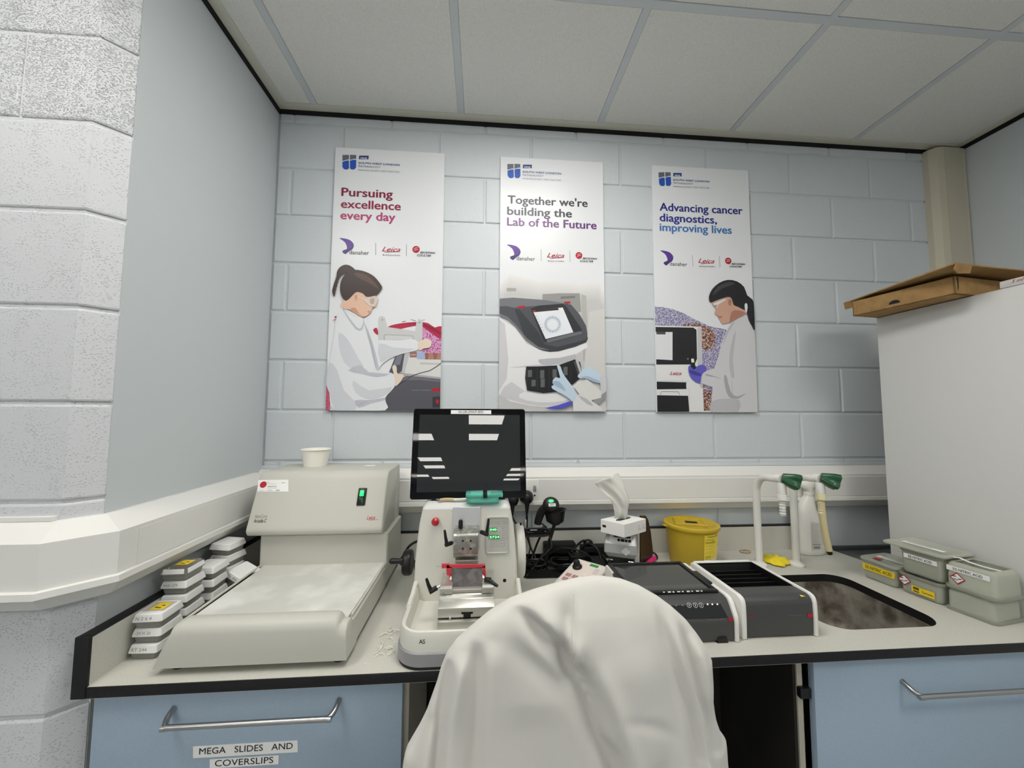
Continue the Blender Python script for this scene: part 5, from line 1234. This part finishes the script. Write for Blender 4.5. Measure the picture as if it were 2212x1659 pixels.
bl = B(t); fy = sy-.0292
def L_(u, w_): return V(sx+u, fy-.0004, WT+w_)
bl.use(mat('grey_label_panel', (214, 213, 208), .5)).face([L_(-.020, .024), L_(.050, .024), L_(.050, .122), L_(-.020, .140)])
bl.use(m_inkg)
random.seed(3)
for k in range(17):
    z = .128-k*.0052
    bl.text('directions safety text' if k % 3 else 'use undiluted spray', L_(-.018, z)-V(0, .0004, 0), ex, ez, width=.030-(.006*random.random() if k % 4 == 0 else 0))
    if k > 1: bl.text('warning keep out of', L_(.016, z)-V(0, .0004, 0), ex, ez, width=.026+.004*random.random())
bl.use(m_ink).face([L_(-.019, .0455)-V(0, .0004, 0), L_(.016, .0455)-V(0, .0004, 0), L_(.016, .0472)-V(0, .0004, 0), L_(-.019, .0472)-V(0, .0004, 0)])
for k in range(14):
    x = -.015+k*.0021; w_ = .0006+.0008*((k*7) % 3)/2
    bl.face([L_(x, .029)-V(0, .0004, 0), L_(x+w_, .029)-V(0, .0004, 0), L_(x+w_, .040)-V(0, .0004, 0), L_(x, .040)-V(0, .0004, 0)])
bl.done('back_label', None, t, smooth=0)

# yellow cloth and elastic band
t = thing('cleaning_cloth', 'bright yellow folded cleaning cloth between the two taps', 'cloth', (1.99, -.15, WT))
b = bmesh.new(); nu, nv = 22, 14; G = []
p00, p10, p01, p11 = V(1.938, -.150, 0), V(1.985, -.205, 0), V(2.005, -.085, 0), V(2.052, -.155, 0)
for i in range(nu):
    row = []
    for j in range(nv):
        u, v = i/(nu-1), j/(nv-1)
        p = p00.lerp(p10, v).lerp(p01.lerp(p11, v), u)
        h = .006+.013*math.exp(-((v-.42-.12*u)/.10)**2)*(.4+.6*u)+.006*math.exp(-((v-.85)/.12)**2)+.002*math.sin(9*u+5*v)*math.sin(6*v)
        p.z = WT+.0032+h*min(1, 6*min(u, 1-u, v, 1-v)+.1); p += V(.006*math.sin(7*v), .005*math.sin(8*u), 0)
        row.append(b.verts.new(p))
    G.append(row)
for i in range(nu-1):
    for j in range(nv-1): b.faces.new((G[i][j], G[i+1][j], G[i+1][j+1], G[i][j+1]))
bl = B(t)._merge(b); o = bl.done('cloth_sheet', m_clothy, t, smooth=80); md = o.modifiers.new('solid', 'SOLIDIFY'); md.thickness = .0035; md.offset = -1
t = thing('elastic_band', 'thin brown elastic band lying near the back upstand', 'elastic band', (1.95, -.042, WT))
B(t).tube([V(1.95+.022*math.cos(a)+.004*math.sin(2*a), -.045+.012*math.sin(a), WT+.0022+.004*max(0, math.sin(a))) for a in [2*PI*k/30 for k in range(31)]], .0013, 8, caps=False).tube([V(1.945, -.036, WT+.004), V(1.955, -.043, WT+.008), V(1.962, -.048, WT+.005)], .0013, 8).done('band', mat('brown_rubber', (150, 116, 66), .6), t)

# ------------------------------------------------------------------ plastic tubs by the fridge
RZ = math.radians(9.2)
def tub(org, w_, d, h, z, inverted, label, lid=False):
    """org: front left corner (plan); w_ along the row, d deep towards the fridge"""
    t = thing('plastic_tub', label, 'tub', (org[0], org[1], z), 0, 'plastic tubs stacked beside the tall white appliance')
    t.rotation_euler = (0, 0, RZ)
    def lp(i, zz, r=.014): return [V(x, y, zz) for x, y in rrect(i, d-i, i, w_-i, max(r-i*.5, .003), 5)]
    if inverted:
        B().loft([lp(.004, .004), lp(.005, h-.012), lp(.008, h-.004), lp(.014, h), lp(.016, h-.003), lp(.010, h-.010), lp(.0075, h-.016), lp(.0065, .004)], True, False).done('tub_wall', m_tub, t, smooth=50)
        B().loft([lp(0, 0), lp(-.001, .004), lp(0, .008), lp(.004, .009), lp(.006, .004), lp(.005, 0)], False, False).done('rim', m_tubrim, t, smooth=50)
    else:
        B().loft([lp(.012, .0), lp(.006, .002), lp(.003, .010), lp(.002, h-.004), lp(.0045, h-.004), lp(.0055, .012), lp(.014, .004)], True, True).done('tub_wall', m_tub, t, smooth=50)
        B().loft([lp(-.001, h-.010), lp(-.003, h-.006), lp(-.003, h-.002), lp(.003, h-.002)], False, False).done('rim', m_tubrim, t, smooth=50)
    if lid: B().loft([lp(-.004, h-.006), lp(-.005, h-.002), lp(-.003, h+.002), lp(.008, h+.003), lp(.012, h+.0012)], False, True).done('lid', m_tub, t, smooth=50)
    return t
def strip(t, m, y0, z0, y1, z1, st=None, ins=0.0, sz=None, x=-.0012, nm='label_strip'):
    """label on the side that faces the sink; y runs from near (0) to far"""
    bl = B().use(m); bl.plate([V(x, y1, z0), V(x, y0, z0), V(x, y0, z1), V(x, y1, z1)], .0006, V(-1, 0, 0))
    if st: bl.use(m_ink).text(st, V(x-.0005, y1-ins, z0+(z1-z0)*.24), V(0, -1, 0), ez, width=(y1-y0)-2*ins, size=sz, bold=.012)
    return bl.done(nm, None, t, smooth=0)
def diamond(t, y, z, r, x=-.0016):
    bl = B()
    for m, k, dx in ((m_inkr, 1.0, 0), (m_label, .80, -.0003)):
        bl.use(m).plate([V(x+dx, y, z-r*k), V(x+dx, y-r*k, z), V(x+dx, y, z+r*k), V(x+dx, y+r*k, z)][::-1], .0003, V(-1, 0, 0))
    bl.use(m_ink)
    for a, c in ((.38, .18), (-.30, -.12)):
        bl.face([V(x-.0008, y+r*a+r*.30, z+r*c), V(x-.0008, y+r*a-r*.18, z+r*c+r*.05), V(x-.0008, y+r*a-r*.30, z+r*c+r*.22), V(x-.0008, y+r*a+r*.1, z+r*c+r*.16)])
    bl.face([V(x-.0008, y+r*.5, z-r*.25), V(x-.0008, y-r*.1, z-r*.32), V(x-.0008, y-r*.1, z-r*.22), V(x-.0008, y+r*.4, z-r*.12)])
    bl.done('hazard_diamond', None, t, smooth=0)
def along(d): return (2.262-d*math.sin(RZ)*-1*0 + (-math.sin(RZ))*d, -.612+math.cos(RZ)*d)
TW = .108
o1 = along(.225)
t = tub(o1, .105, .125, .068, WT, False, 'low clear tub with lid and yellow 5% NITRIC ACID strip, farthest back', True)
strip(t, m_yellow, .004, .030, .098, .050, '5% NITRIC ACID', .008, .0155)
bl = B().use(m_label).box(.046, .066, .004, .085, .0718, .0724).use(m_ink).text('5% NITRIC ACID', V(.0595, .075, .0728), V(0, -1, 0), V(-1, 0, 0), width=.06); bl.use(m_inkr).box(.012, .030, .055, .075, .0718, .0722); bl.done('lid_label', None, t, smooth=0)
o2 = along(.111)
t = tub(o2, .108, .13, .064, WT, False, 'low clear tub with yellow Corrosive label, under the tall tub')
diamond(t, .092, .040, .017)
bl = B(); xx = -.0012; bl.use(m_yellow).plate([V(xx, .074, .012), V(xx, .018, .012), V(xx, .018, .032), V(xx, .074, .032)], .0006, V(-1, 0, 0)); bl.use(m_ink).text('Corrosive', V(xx-.0005, .048, .018), V(0, -1, 0), ez, width=.027, size=.009, bold=.01)
for z in (.015, .022, .026): bl.face([V(xx-.0005, .070, z), V(xx-.0005, .055, z), V(xx-.0005, .055, z+.003), V(xx-.0005, .070, z+.003)])
bl.done('corrosive_label', None, t, smooth=0)
t = tub(along(0), .108, .121, .064, WT, True, 'low plain clear tub turned upside down, nearest the bench front')
o4 = along(.109); o4 = (o4[0]+.004, o4[1])
t = tub(o4, .108, .125, .078, WT+.0645, False, 'tall clear tub with overhanging lid and white 5% NITRIC ACID strip')
strip(t, m_label, .012, .048, .095, .062, '5% NITRIC ACID', .012, .0105)
ld = B().loft([[V(x, y, z) for x, y in rrect(-.012-i, .128+i, -.012-i, .150+i, .018, 5)] for z, i in ((.078, -.002), (.0795, .001), (.084, .001), (.0865, -.003), (.0860, -.010), (.0846, -.013))], True, True).done('lid', m_tub, t, smooth=50)
B().use(m_label).box(.032, .050, .015, .120, .0864, .0870).use(m_ink).text('5% NITRIC ACID', V(.045, .105, .0873), V(0, -1, 0), V(-1, 0, 0), width=.06).done('lid_label', None, t, smooth=0)
t = tub(along(-.006), .112, .119, .076, WT+.0645, True, 'clear tub upside down with hazard diamond and white 5% NITRIC ACID strip')
strip(t, m_label, .015, .050, .105, .064, '5% NITRIC ACID', .014, .0105, x=.0032)
diamond(t, .082, .032, .017, x=.0026)
bl = B().use(m_label); pts = [V(.02, .112, .070), V(.022, .100, .084), V(.026, .088, .086), V(.030, .070, .080), V(.034, .045, .0770), V(.040, .010, .0768)]
for a, c in zip(pts, pts[1:]): bl.face([a, a+V(.012, .003, 0), c+V(.012, .003, 0), c])
bl.use(m_ink).text('5% NITRIC ACID', V(.040, .058, .0795), V(.13, -.99, -.03), V(-.9, -.1, .3), width=.045, size=.007); o = bl.done('peeling_label', None, t, smooth=0)

# ------------------------------------------------------------------ fridge and cardboard box
t = thing('fridge', 'tall white appliance standing at the right end of the bench', 'appliance', (2.70, -.55, 0))
FX = 2.412
FX = 2.388
B(t).box(FX, 3.0, -.86, -.232, .02, 1.849, .004).done('cabinet', mat('white_enamel', (214, 214, 212), .42, bump=(500, .1, .0003)), t)
B(t).box(FX, 3.0, -.86, -.59, 1.8495, 1.871, .003).done('top_cap', mat('white_enamel', (214, 214, 212)), t)
bl = B(t).use(m_inkr); p = V(FX-.0006, -.617, 1.858); bl.text('5 ml', p, V(0, -1, 0), ez, width=.026, shear=.4).done('handwriting', None, t, smooth=0)
for x in (FX+.05, 2.95):
    for y in (-.82, -.27): B(t).cyl((x, y, 0), (x, y, .022), .02, seg=14).done('foot', m_black, t)
B(t).box(FX+.002, 2.998, -.905, -.862, .05, 1.845, .006).done('door', m_white, t)
t = thing('cardboard_box', 'shallow brown cardboard box with open lid, on top of the tall white appliance', 'box', (2.4, -.4, 1.85))
A_, Bq = V(2.278, -.245, 0), V(2.318, -.535, 0)
dl = (Bq-A_).normalized(); dr2 = V(-dl.y, dl.x, 0); dr2 = dr2 if dr2.x > 0 else -dr2
Lb, Wb, zb1, zt1 = (Bq-A_).length, .30, 1.8505, 1.906
def q_(a, c, z): return A_+dl*(a*Lb)+dr2*(c*Wb)+ez*z
bl = B(t)
bl.plate([q_(0, 0, zb1+.003), q_(1, 0, zb1+.003), q_(1, 1, zb1+.003), q_(0, 1, zb1+.003)], .003, ez)
th = .0035
for (a0, c0), (a1, c1) in (((0, 0), (1, 0)), ((1, 0), (1, 1)), ((1, 1), (0, 1)), ((0, 1), (0, 0))):
    P0, P1 = q_(a0, c0, zb1), q_(a1, c1, zb1); d = (P1-P0).normalized(); n = V(d.y, -d.x, 0)
    cen = q_(.5, .5, zb1)
    if (P0-cen).dot(n) < 0: n = -n
    bl.plate([P0, P1, P1+ez*(zt1-zb1), P0+ez*(zt1-zb1)], th, n)
tr = bl.done('tray', m_card, t, smooth=0)
n_ = -dr2
c_ = q_(.46, 0, zb1+.012)+n_*.0006
B(t).face([c_+dl*.017*math.cos(PI*k/12)+ez*.013*math.sin(PI*k/12) for k in range(13)]).done('thumb_hole', m_blackm, tr, smooth=0)
c_ = q_(1, .045, zt1-.002)+dl*.0006
B(t).face([c_-dr2*.004, c_+dr2*.004, c_+dr2*.003-ez*.034, c_-dr2*.001-ez*.044]).done('tear', m_cardd, tr, smooth=0)
# lid: a folded sheet propped above the tray, with end flaps
zl = 1.926
l0, l1, l2, l3 = V(2.302, -.19, zl-.006), V(2.250, -.588, zl), V(2.56, -.560, zl-.004), V(2.585, -.16, zl-.01)
bl = B(t); bl.plate([l0, l1, l2, l3], .004, ez)
bl.plate([l1+V(.002, -.001, -.002), l1+V(.060, .004, -.002), l1+V(.062, .012, -.026), l1+V(.020, .012, -.028), l1+V(.002, .006, -.018)], .003)
bl.plate([l0+V(-.002, 0, -.001), l0+V(.010, -.075, -.001), l0+V(.020, -.065, -.024), l0+V(.008, .004, -.026)], .003)
bl.done('lid', m_card, t, smooth=0)
bl = B(t); bl.plate([q_(.02, .96, zt1-.004), q_(.98, .96, zt1-.004), l2+V(-.01, 0, -.004), l3+V(-.01, 0, -.004)], .003); bl.done('lid_hinge', m_card, t, smooth=0)
B(t).plate([q_(.06, .05, zt1+.004), q_(.10, .35, zt1+.004), q_(.02, .36, zt1-.01), q_(.0, .06, zt1-.012)], .003).done('tuck_flap', m_card, t, smooth=0)

# ------------------------------------------------------------------ stacked specimen boxes between upstand and cold plate
proto_b = {}
BWX, BLY, BH = .066, .073, .0335
def spec_box(kind, loc, rz, tx, ty, label, marks=None):
    t = thing('specimen_box', label, 'box', loc, 0, 'small specimen boxes stacked beside the cold plate')
    t.rotation_euler = (tx, ty, rz)
    if 'base' not in proto_b:
        def lp(i, z): return [V(x, y, z) for x, y in rrect(-BWX/2+i, BWX/2-i, i, BLY-i, .006, 3)]
        o = B().loft([lp(.009, 0), lp(.006, .001), lp(.003, .0155), lp(.0025, .0165)]).done('base', m_boxbase, t, smooth=30); proto_b['base'] = o.data
        for nm, m in (('white', m_boxlid), ('clear', m_clear)):
            o2 = B().loft([lp(0, .016), lp(.0002, .0185), lp(.0032, .0310), lp(.0055, .033)], True, True).done('lid', m, t, smooth=25); proto_b[nm] = o2.data
            bpy.data.objects.remove(o2)
    else:
        o = bpy.data.objects.new('base', proto_b['base']); COL.objects.link(o); o.parent = t
    ld = bpy.data.objects.new('lid', proto_b['clear' if kind == 'clear' else 'white']); COL.objects.link(ld); ld.parent = t
    if kind in ('clear', 'yellow'):
        bl = B().use(mat('window_grey', (176, 176, 170), .3)).box(-.024, .024, .016, BLY-.012, .0331, .0334) if kind == 'yellow' else B()
        if kind == 'clear': bl.use(m_boxlid).plate([V(-.026, -.0003, .0185), V(.026, -.0003, .0185), V(.025, .0022, .030), V(-.025, .0022, .030)], .0004, V(0, -1, .4).normalized()); bl.use(m_boxlid).plate([V(.0335, .004, .0185), V(.0335, .068, .0185), V(.0306, .066, .030), V(.0306, .006, .030)], .0004, V(1, 0, .4).normalized())
        bl.use(m_yellow).box(-.012, .018, .022, .055, .0334, .0338)
        bl.use(m_ink)
        for x, y in ((-.006, .03), (.004, .038), (.002, .027)): bl.box(x, x+.007, y, y+.004, .0338, .0340)
        bl.done('top_label', None, t, smooth=0)
    if marks:
        bl = B().use(m_inkg); fn_ = V(0, -.973, .233)
        up_ = V(0, .233, .973)
        bl.text(marks, V(-.024, .0008, .0202)+fn_*.0006, ex, up_, width=.034, size=.0095); bl.done('handwriting', None, t, smooth=0)
    return t
def stack(x, y, n, z0, dx, kinds, rz, names, marks, ty=0.0, tx=0.0):
    for i in range(n):
        j = (i*37 % 5-2)*.0011
        spec_box(kinds[i], (x+dx*i+j, y+(i % 2)*.004, z0+i*.0348+(.0016 if ty else 0)), rz+(i % 3-1)*.035, tx, ty, names[i], marks[i])
od = ['lowest', 'second', 'third', 'fourth', 'topmost']
stack(.078, -.598, 3, WT, .0008, ['white', 'white', 'yellow'], 0.0,
      ['white topped specimen box on the worktop, lowest of the front stack of three', 'white topped specimen box marked in pen, middle of the front stack of three', 'specimen box with a yellow label, top of the front stack of three'], ['RT 244', '-24 N 26', 'N 2 6 4'])
stack(.072, -.510, 5, WT, -.0010, ['white', 'white', 'white', 'white', 'clear'], 0.02,
      ['white specimen box, lowest of the tall stack under the yellow label', 'white specimen box, second from the bottom of the tall stack', 'white specimen box with two dark slots, third in the tall stack', 'white specimen box with pencilled front, just below the clear box', 'clear lidded specimen box with yellow label, top of the tall stack'], [None, None, None, 'Smith 1274', 'Dunstable'])
stack(.080, -.425, 4, WT, -.0004, ['white']*4, .03,
      ['white specimen box behind the tall stack, lowest of its stack', 'white specimen box behind the tall stack, second from the bottom', 'white specimen box behind the tall stack, third from the bottom', 'white specimen box behind the clear box, top of its stack'], [None]*4)
stack(.072, -.338, 5, WT, -.0012, ['white']*5, -.12,
      [k + ' white specimen box of the rear stack near the cold plate hood' for k in od], [None, '1 2 4', None, '3 6', None], ty=.04)
spec_box('white', (.118, -.352, WT+.058), -.22, .10, .42, 'tilted white specimen box leaning on the cold plate, in front of the rear stack', '71 86')
B_sup = tag(B().box(.100, .140, -.34, -.29, WT, WT+.048, .003).done('specimen_box', m_boxbase), 'smoky clear box under the tilted white specimen box', 'box', 'small specimen boxes stacked beside the cold plate')

# wax shavings on the worktop beside the microtome
bl = B(); random.seed(11)
for k in range(26):
    x, y = .60+.045*random.random()+.02*random.random(), -.50-.12*random.random(); a = random.random()*PI; L0 = .008+.022*random.random()
    pts = [V(x, y, WT+.0012), V(x+math.cos(a)*L0*.5, y+math.sin(a)*L0*.5, WT+.002+.006*random.random()), V(x+math.cos(a+.5)*L0, y+math.sin(a+.5)*L0, WT+.0012)]
    bl.tube(pts, .0006+.0005*random.random(), 5, res=3)
for k in range(22):
    x, y = .585+.11*random.random(), -.66+.4*random.random(); bl.box(x, x+.002+.002*random.random(), y, y+.002, WT, WT+.0008)
o = bl.done('wax_shavings', mat('white_wax', (232, 230, 222), .5)); tag(o, 'curls of white wax scattered on the worktop beside the microtome', 'shavings', kind='stuff')

# ------------------------------------------------------------------ swivel chair and the lab coat over its back
CXc, CY = 1.06, -.90
t = thing('laboratory_chair', 'tall black swivel chair hidden beneath the white lab coat', 'chair', (CXc, -1.08, 0))
lo = []
for z, hw, d in ((.72, .10, .016), (.74, .16, .022), (.85, .205, .026), (.98, .20, .026), (1.07, .165, .024), (1.12, .11, .02), (1.135, .06, .012)):
    lo.append([V(CXc+hw*math.copysign(abs(math.cos(a))**.7, math.cos(a)), CY+.005+d*math.sin(a), z) for a in [2*PI*k/32 for k in range(32)]])
B(t).loft(lo).done('backrest', m_black, t, smooth=60)
B(t).tube([V(CXc, CY+.01, .80), V(CXc, CY+.02, .62), V(CXc, CY-.02, .57), V(CXc, -1.06, .565)], .014, 10, res=5).done('back_post', m_blackm, t)
B(t).loft([[V(x, y, z) for x, y in rrect(CXc-.21+i, CXc+.21-i, -1.34+i, -.965-i, .09, 6)] for z, i in ((.575, .03), (.58, .004), (.61, 0), (.63, .012), (.635, .04))]).done('seat', m_black, t, smooth=50)
B(t).cyl((CXc, -1.13, .09), (CXc, -1.13, .58), .022, seg=20).done('gas_column', m_blackm, t)
for k in range(5):
    a = 2*PI*k/5+.3; d = V(math.cos(a), math.sin(a), 0)
    lg = B(t).tube([V(CXc, -1.13, .10)+d*.02, V(CXc, -1.13, .08)+d*.24], [.02, .014], 10).done('leg', m_blackm, t)
    B(t).cyl(V(CXc, -1.13, .028)+d*.24-d.cross(ez)*.012, V(CXc, -1.13, .028)+d*.24+d.cross(ez)*.012, .028, seg=18, bev=.003).tube([V(CXc, -1.13, .08)+d*.24, V(CXc, -1.13, .05)+d*.24], .008, 8).done('castor', m_black, lg)

PLN = CY-.035
def pz_(px, py): p = at(px, py, 'y', PLN); return (p.x, p.z)
LS = [pz_(*q) for q in ((1308, 1262), (1255, 1268), (1200, 1283), (1150, 1299), (1100, 1318), (1052, 1349), (1010, 1385), (980, 1412), (960, 1440), (948, 1470), (938, 1505), (915, 1570), (893, 1614), (870, 1659))]
RS = [pz_(*q) for q in ((1312, 1262), (1360, 1270), (1400, 1285), (1440, 1308), (1470, 1330), (1500, 1357), (1522, 1385), (1540, 1412), (1553, 1440), (1554, 1480), (1553, 1520), (1562, 1570), (1574, 1614), (1588, 1659))]
zs_l = np.array([p[1] for p in LS])[::-1]; xs_l = np.array([p[0] for p in LS])[::-1]
zs_r = np.array([p[1] for p in RS])[::-1]; xs_r = np.array([p[0] for p in RS])[::-1]
ztop = max(zs_l.max(), zs_r.max()); zbot = .50
def sil(z):
    if z < zs_l[0]: return xs_l[0]-(zs_l[0]-z)*.22, xs_r[0]+(zs_r[0]-z)*.14
    return float(np.interp(z, zs_l, xs_l)), float(np.interp(z, zs_r, xs_r))
NR, NS = 190, 240
tv = np.linspace(0, 1, NR)**1.9
Z_ = ztop - .0004 - (ztop-zbot)*tv
th_ = np.linspace(0, 2*PI, NS, endpoint=False)
P = np.zeros((NR, NS, 3)); FRT = np.zeros((NR, NS))
for r, z in enumerate(Z_):
    a, c = sil(z); xm, hw = (a+c)/2, (c-a)/2
    k = min(1, (ztop-z)/.075); dp = (.030+.045*min(1, (ztop-z)/.42))*math.sqrt(max(0, 1-(1-k)**2))+.0012
    ct, st_ = np.cos(th_), np.sin(th_)
    P[r, :, 0] = xm+hw*np.sign(ct)*np.abs(ct)**.86
    P[r, :, 1] = CY-.004-dp*np.sign(st_)*np.abs(st_)**.72
    P[r, :, 2] = z
    FRT[r] = np.clip(st_*1.8, -1, 1)
def seg_d(X, Z, pl):
    """distance and side of each point to a polyline in the coat's plane; t runs 0..1 along it"""
    best = np.full(X.shape, 9.0); side = np.zeros(X.shape); tt = np.zeros(X.shape); n = len(pl)-1
    for i in range(n):
        (x0, z0), (x1, z1) = pl[i], pl[i+1]; dx, dz = x1-x0, z1-z0; L2 = dx*dx+dz*dz
        u = np.clip(((X-x0)*dx+(Z-z0)*dz)/L2, 0, 1); qx, qz = X-(x0+u*dx), Z-(z0+u*dz); d = np.hypot(qx, qz)
        m_ = d < best; best = np.where(m_, d, best); side = np.where(m_, np.sign(dx*qz-dz*qx), side); tt = np.where(m_, (i+u)/n, tt)
    return best, side, tt
X, Z = P[:, :, 0], P[:, :, 2]
H = np.zeros((NR, NS))
def pl_(*px): return [(v.x, v.z) for v in curve([V(pz_(*q)[0], 0, pz_(*q)[1]) for q in px], 5)]
def fold(amp, wd, *px, ends=.12):
    global H
    d, s_, u = seg_d(X, Z, pl_(*px)); e = np.clip(np.minimum(u, 1-u)/ends, 0, 1); e = e*e*(3-2*e)
    H = H + amp*np.exp(-(d/wd)**2)*e
BOT = 1800
# deep drape folds from the shoulder towards the sleeve
fold(-.020, .012, (1098, 1312), (1140, 1335), (1185, 1375), (1225, 1418), (1255, 1462), (1285, 1530), (1300, 1570), ends=.3)
fold(.016, .017, (1110, 1296), (1160, 1318), (1205, 1358), (1232, 1400), (1250, 1440), ends=.35)
fold(.006, .016, (1095, 1345), (1150, 1390), (1205, 1440), (1250, 1500), (1280, 1560), ends=.35)
fold(-.009, .014, (1090, 1375), (1150, 1425), (1210, 1475), (1262, 1545), ends=.4)
# left panel, long vertical folds
fold(-0.0170, .010, (968, 1430), (955, 1500), (946, 1590), (936, BOT), ends=.2)
fold(0.0128, .013, (998, 1410), (985, 1490), (972, 1590), (965, BOT), ends=.2)
fold(-0.0149, .012, (1030, 1385), (1028, 1480), (1022, 1590), (1014, BOT), ends=.2)
fold(0.0085, .02, (1062, 1380), (1056, 1480), (1050, 1600), (1045, BOT), ends=.2)
fold(-0.0064, .04, (1150, 1500), (1150, 1600), (1155, BOT), ends=.4)
fold(-0.0106, .010, (925, 1550), (905, 1610), (885, 1720), (870, BOT), ends=.2)
# sleeve hanging on the right half: a raised field with a clear left edge
SLV = pl_((1243, 1290), (1234, 1350), (1232, 1418), (1258, 1468), (1288, 1545), (1318, 1600), (1332, 1660), (1340, BOT))
d, s_, u = seg_d(X, Z, SLV)
sgn = 1.0 if seg_d(np.array([[pz_(1450, 1500)[0]]]), np.array([[pz_(1450, 1500)[1]]]), SLV)[1][0, 0] > 0 else -1.0
m_ = d*s_*sgn
zf = np.clip((pz_(0, 1300)[1]-Z)/.14, 0, 1); fade = zf*zf*(3-2*zf)
stp = 1/(1+np.exp(-np.clip(m_/.0024, -40, 40)))
H = H + .024*stp*fade*np.clip(1-np.maximum(0, m_-.03)/.22, .25, 1)
H = H - .018*np.exp(-((m_+.010)/.014)**2)*fade
H = H - .0016*np.exp(-(m_/.0018)**2)*(1-fade)*(np.abs(u-.12) < .12)
fold(.003, .008, (1256, 1292), (1250, 1340), (1246, 1400), ends=.3)
fold(-.013, .009, (1246, 1370), (1262, 1420), (1290, 1490), (1322, 1575), (1345, 1650), ends=.3)
fold(.006, .014, (1275, 1400), (1302, 1470), (1328, 1550), (1350, 1650), (1360, BOT), ends=.3)
# folds of the right hand panel
fold(-0.0102, .010, (1418, 1300), (1438, 1380), (1460, 1470), (1488, 1580), (1500, BOT), ends=.25)
fold(0.0102, .013, (1446, 1320), (1463, 1400), (1485, 1480), (1513, 1600), (1525, BOT), ends=.25)
fold(-0.0136, .009, (1474, 1336), (1487, 1410), (1497, 1480), (1522, 1580), (1538, BOT), ends=.25)
fold(0.0136, .016, (1500, 1370), (1518, 1420), (1530, 1480), (1536, 1560), ends=.3)
fold(-.0035, .008, (1300, 1516), (1350, 1520), (1395, 1531), (1428, 1552), (1465, 1580), ends=.5)
fold(-0.0051, .016, (1390, 1590), (1405, 1680), (1410, BOT), ends=.4)
fold(0.0051, .03, (1340, 1340), (1370, 1420), (1390, 1500), ends=.5)
rs = np.random.RandomState(5)
for k in range(9):
    H = H + .0007*np.sin((X*math.cos(k*1.3)+Z*math.sin(k*1.3)*.35)*(35+k*11)+rs.rand()*6)
frn = np.clip(FRT, 0, 1)*np.clip((ztop-Z)/.05, 0, 1)
bck = np.clip(-FRT, 0, 1)*np.clip((ztop-Z)/.08, 0, 1)
P[:, :, 1] -= H*frn
P[:, :, 1] += bck*.010*np.sin(X*60)*np.clip((1.05-Z)/.3, 0, 1)
edge_ = np.abs(np.cos(th_))[None, :]**6
P[:, :, 0] += np.sign(np.cos(th_))[None, :]*edge_*.004*np.sin(Z*70)*np.clip((1.0-Z)/.2, 0, 1)
t = thing('lab_coat', 'white cotton lab coat draped over the chair back, in the foreground', 'coat', (CXc, CY, zbot))
vs = [tuple(v) for v in P.reshape(-1, 3)-np.array([CXc, CY, zbot])]
fs = [(r*NS+k, (r+1)*NS+k, (r+1)*NS+(k+1) % NS, r*NS+(k+1) % NS) for r in range(NR-1) for k in range(NS)]
vs.append(tuple(P[0].mean(0)-np.array([CXc, CY, zbot])+np.array([0, 0, .0003]))); fs += [(k, (k+1) % NS, len(vs)-1) for k in range(NS)]
me = bpy.data.meshes.new('coat_body'); me.from_pydata(vs, [], fs); me.materials.append(m_coat); me.polygons.foreach_set('use_smooth', [True]*len(me.polygons))
bmx = bmesh.new(); bmx.from_mesh(me); bmesh.ops.recalc_face_normals(bmx, faces=bmx.faces); bmx.to_mesh(me); bmx.free()
o = bpy.data.objects.new('coat_body', me); COL.objects.link(o); o.parent = t
# stitched shoulder seam, lying on the cloth
from mathutils.bvhtree import BVHTree
_bv = BVHTree.FromPolygons([Vector(v)+V(CXc, CY, zbot) for v in vs], fs)
sp_ = []
for q in pl_((1243, 1290), (1237, 1330), (1232, 1380), (1233, 1422)):
    h = _bv.ray_cast(V(q[0], -1.4, q[1]), V(0, 1, 0))
    if h[0]: sp_.append(h[0]+V(0, -.0004, 0))
if len(sp_) > 3: B(t).tube(sp_, .0009, 6).done('shoulder_seam', m_coat, t)
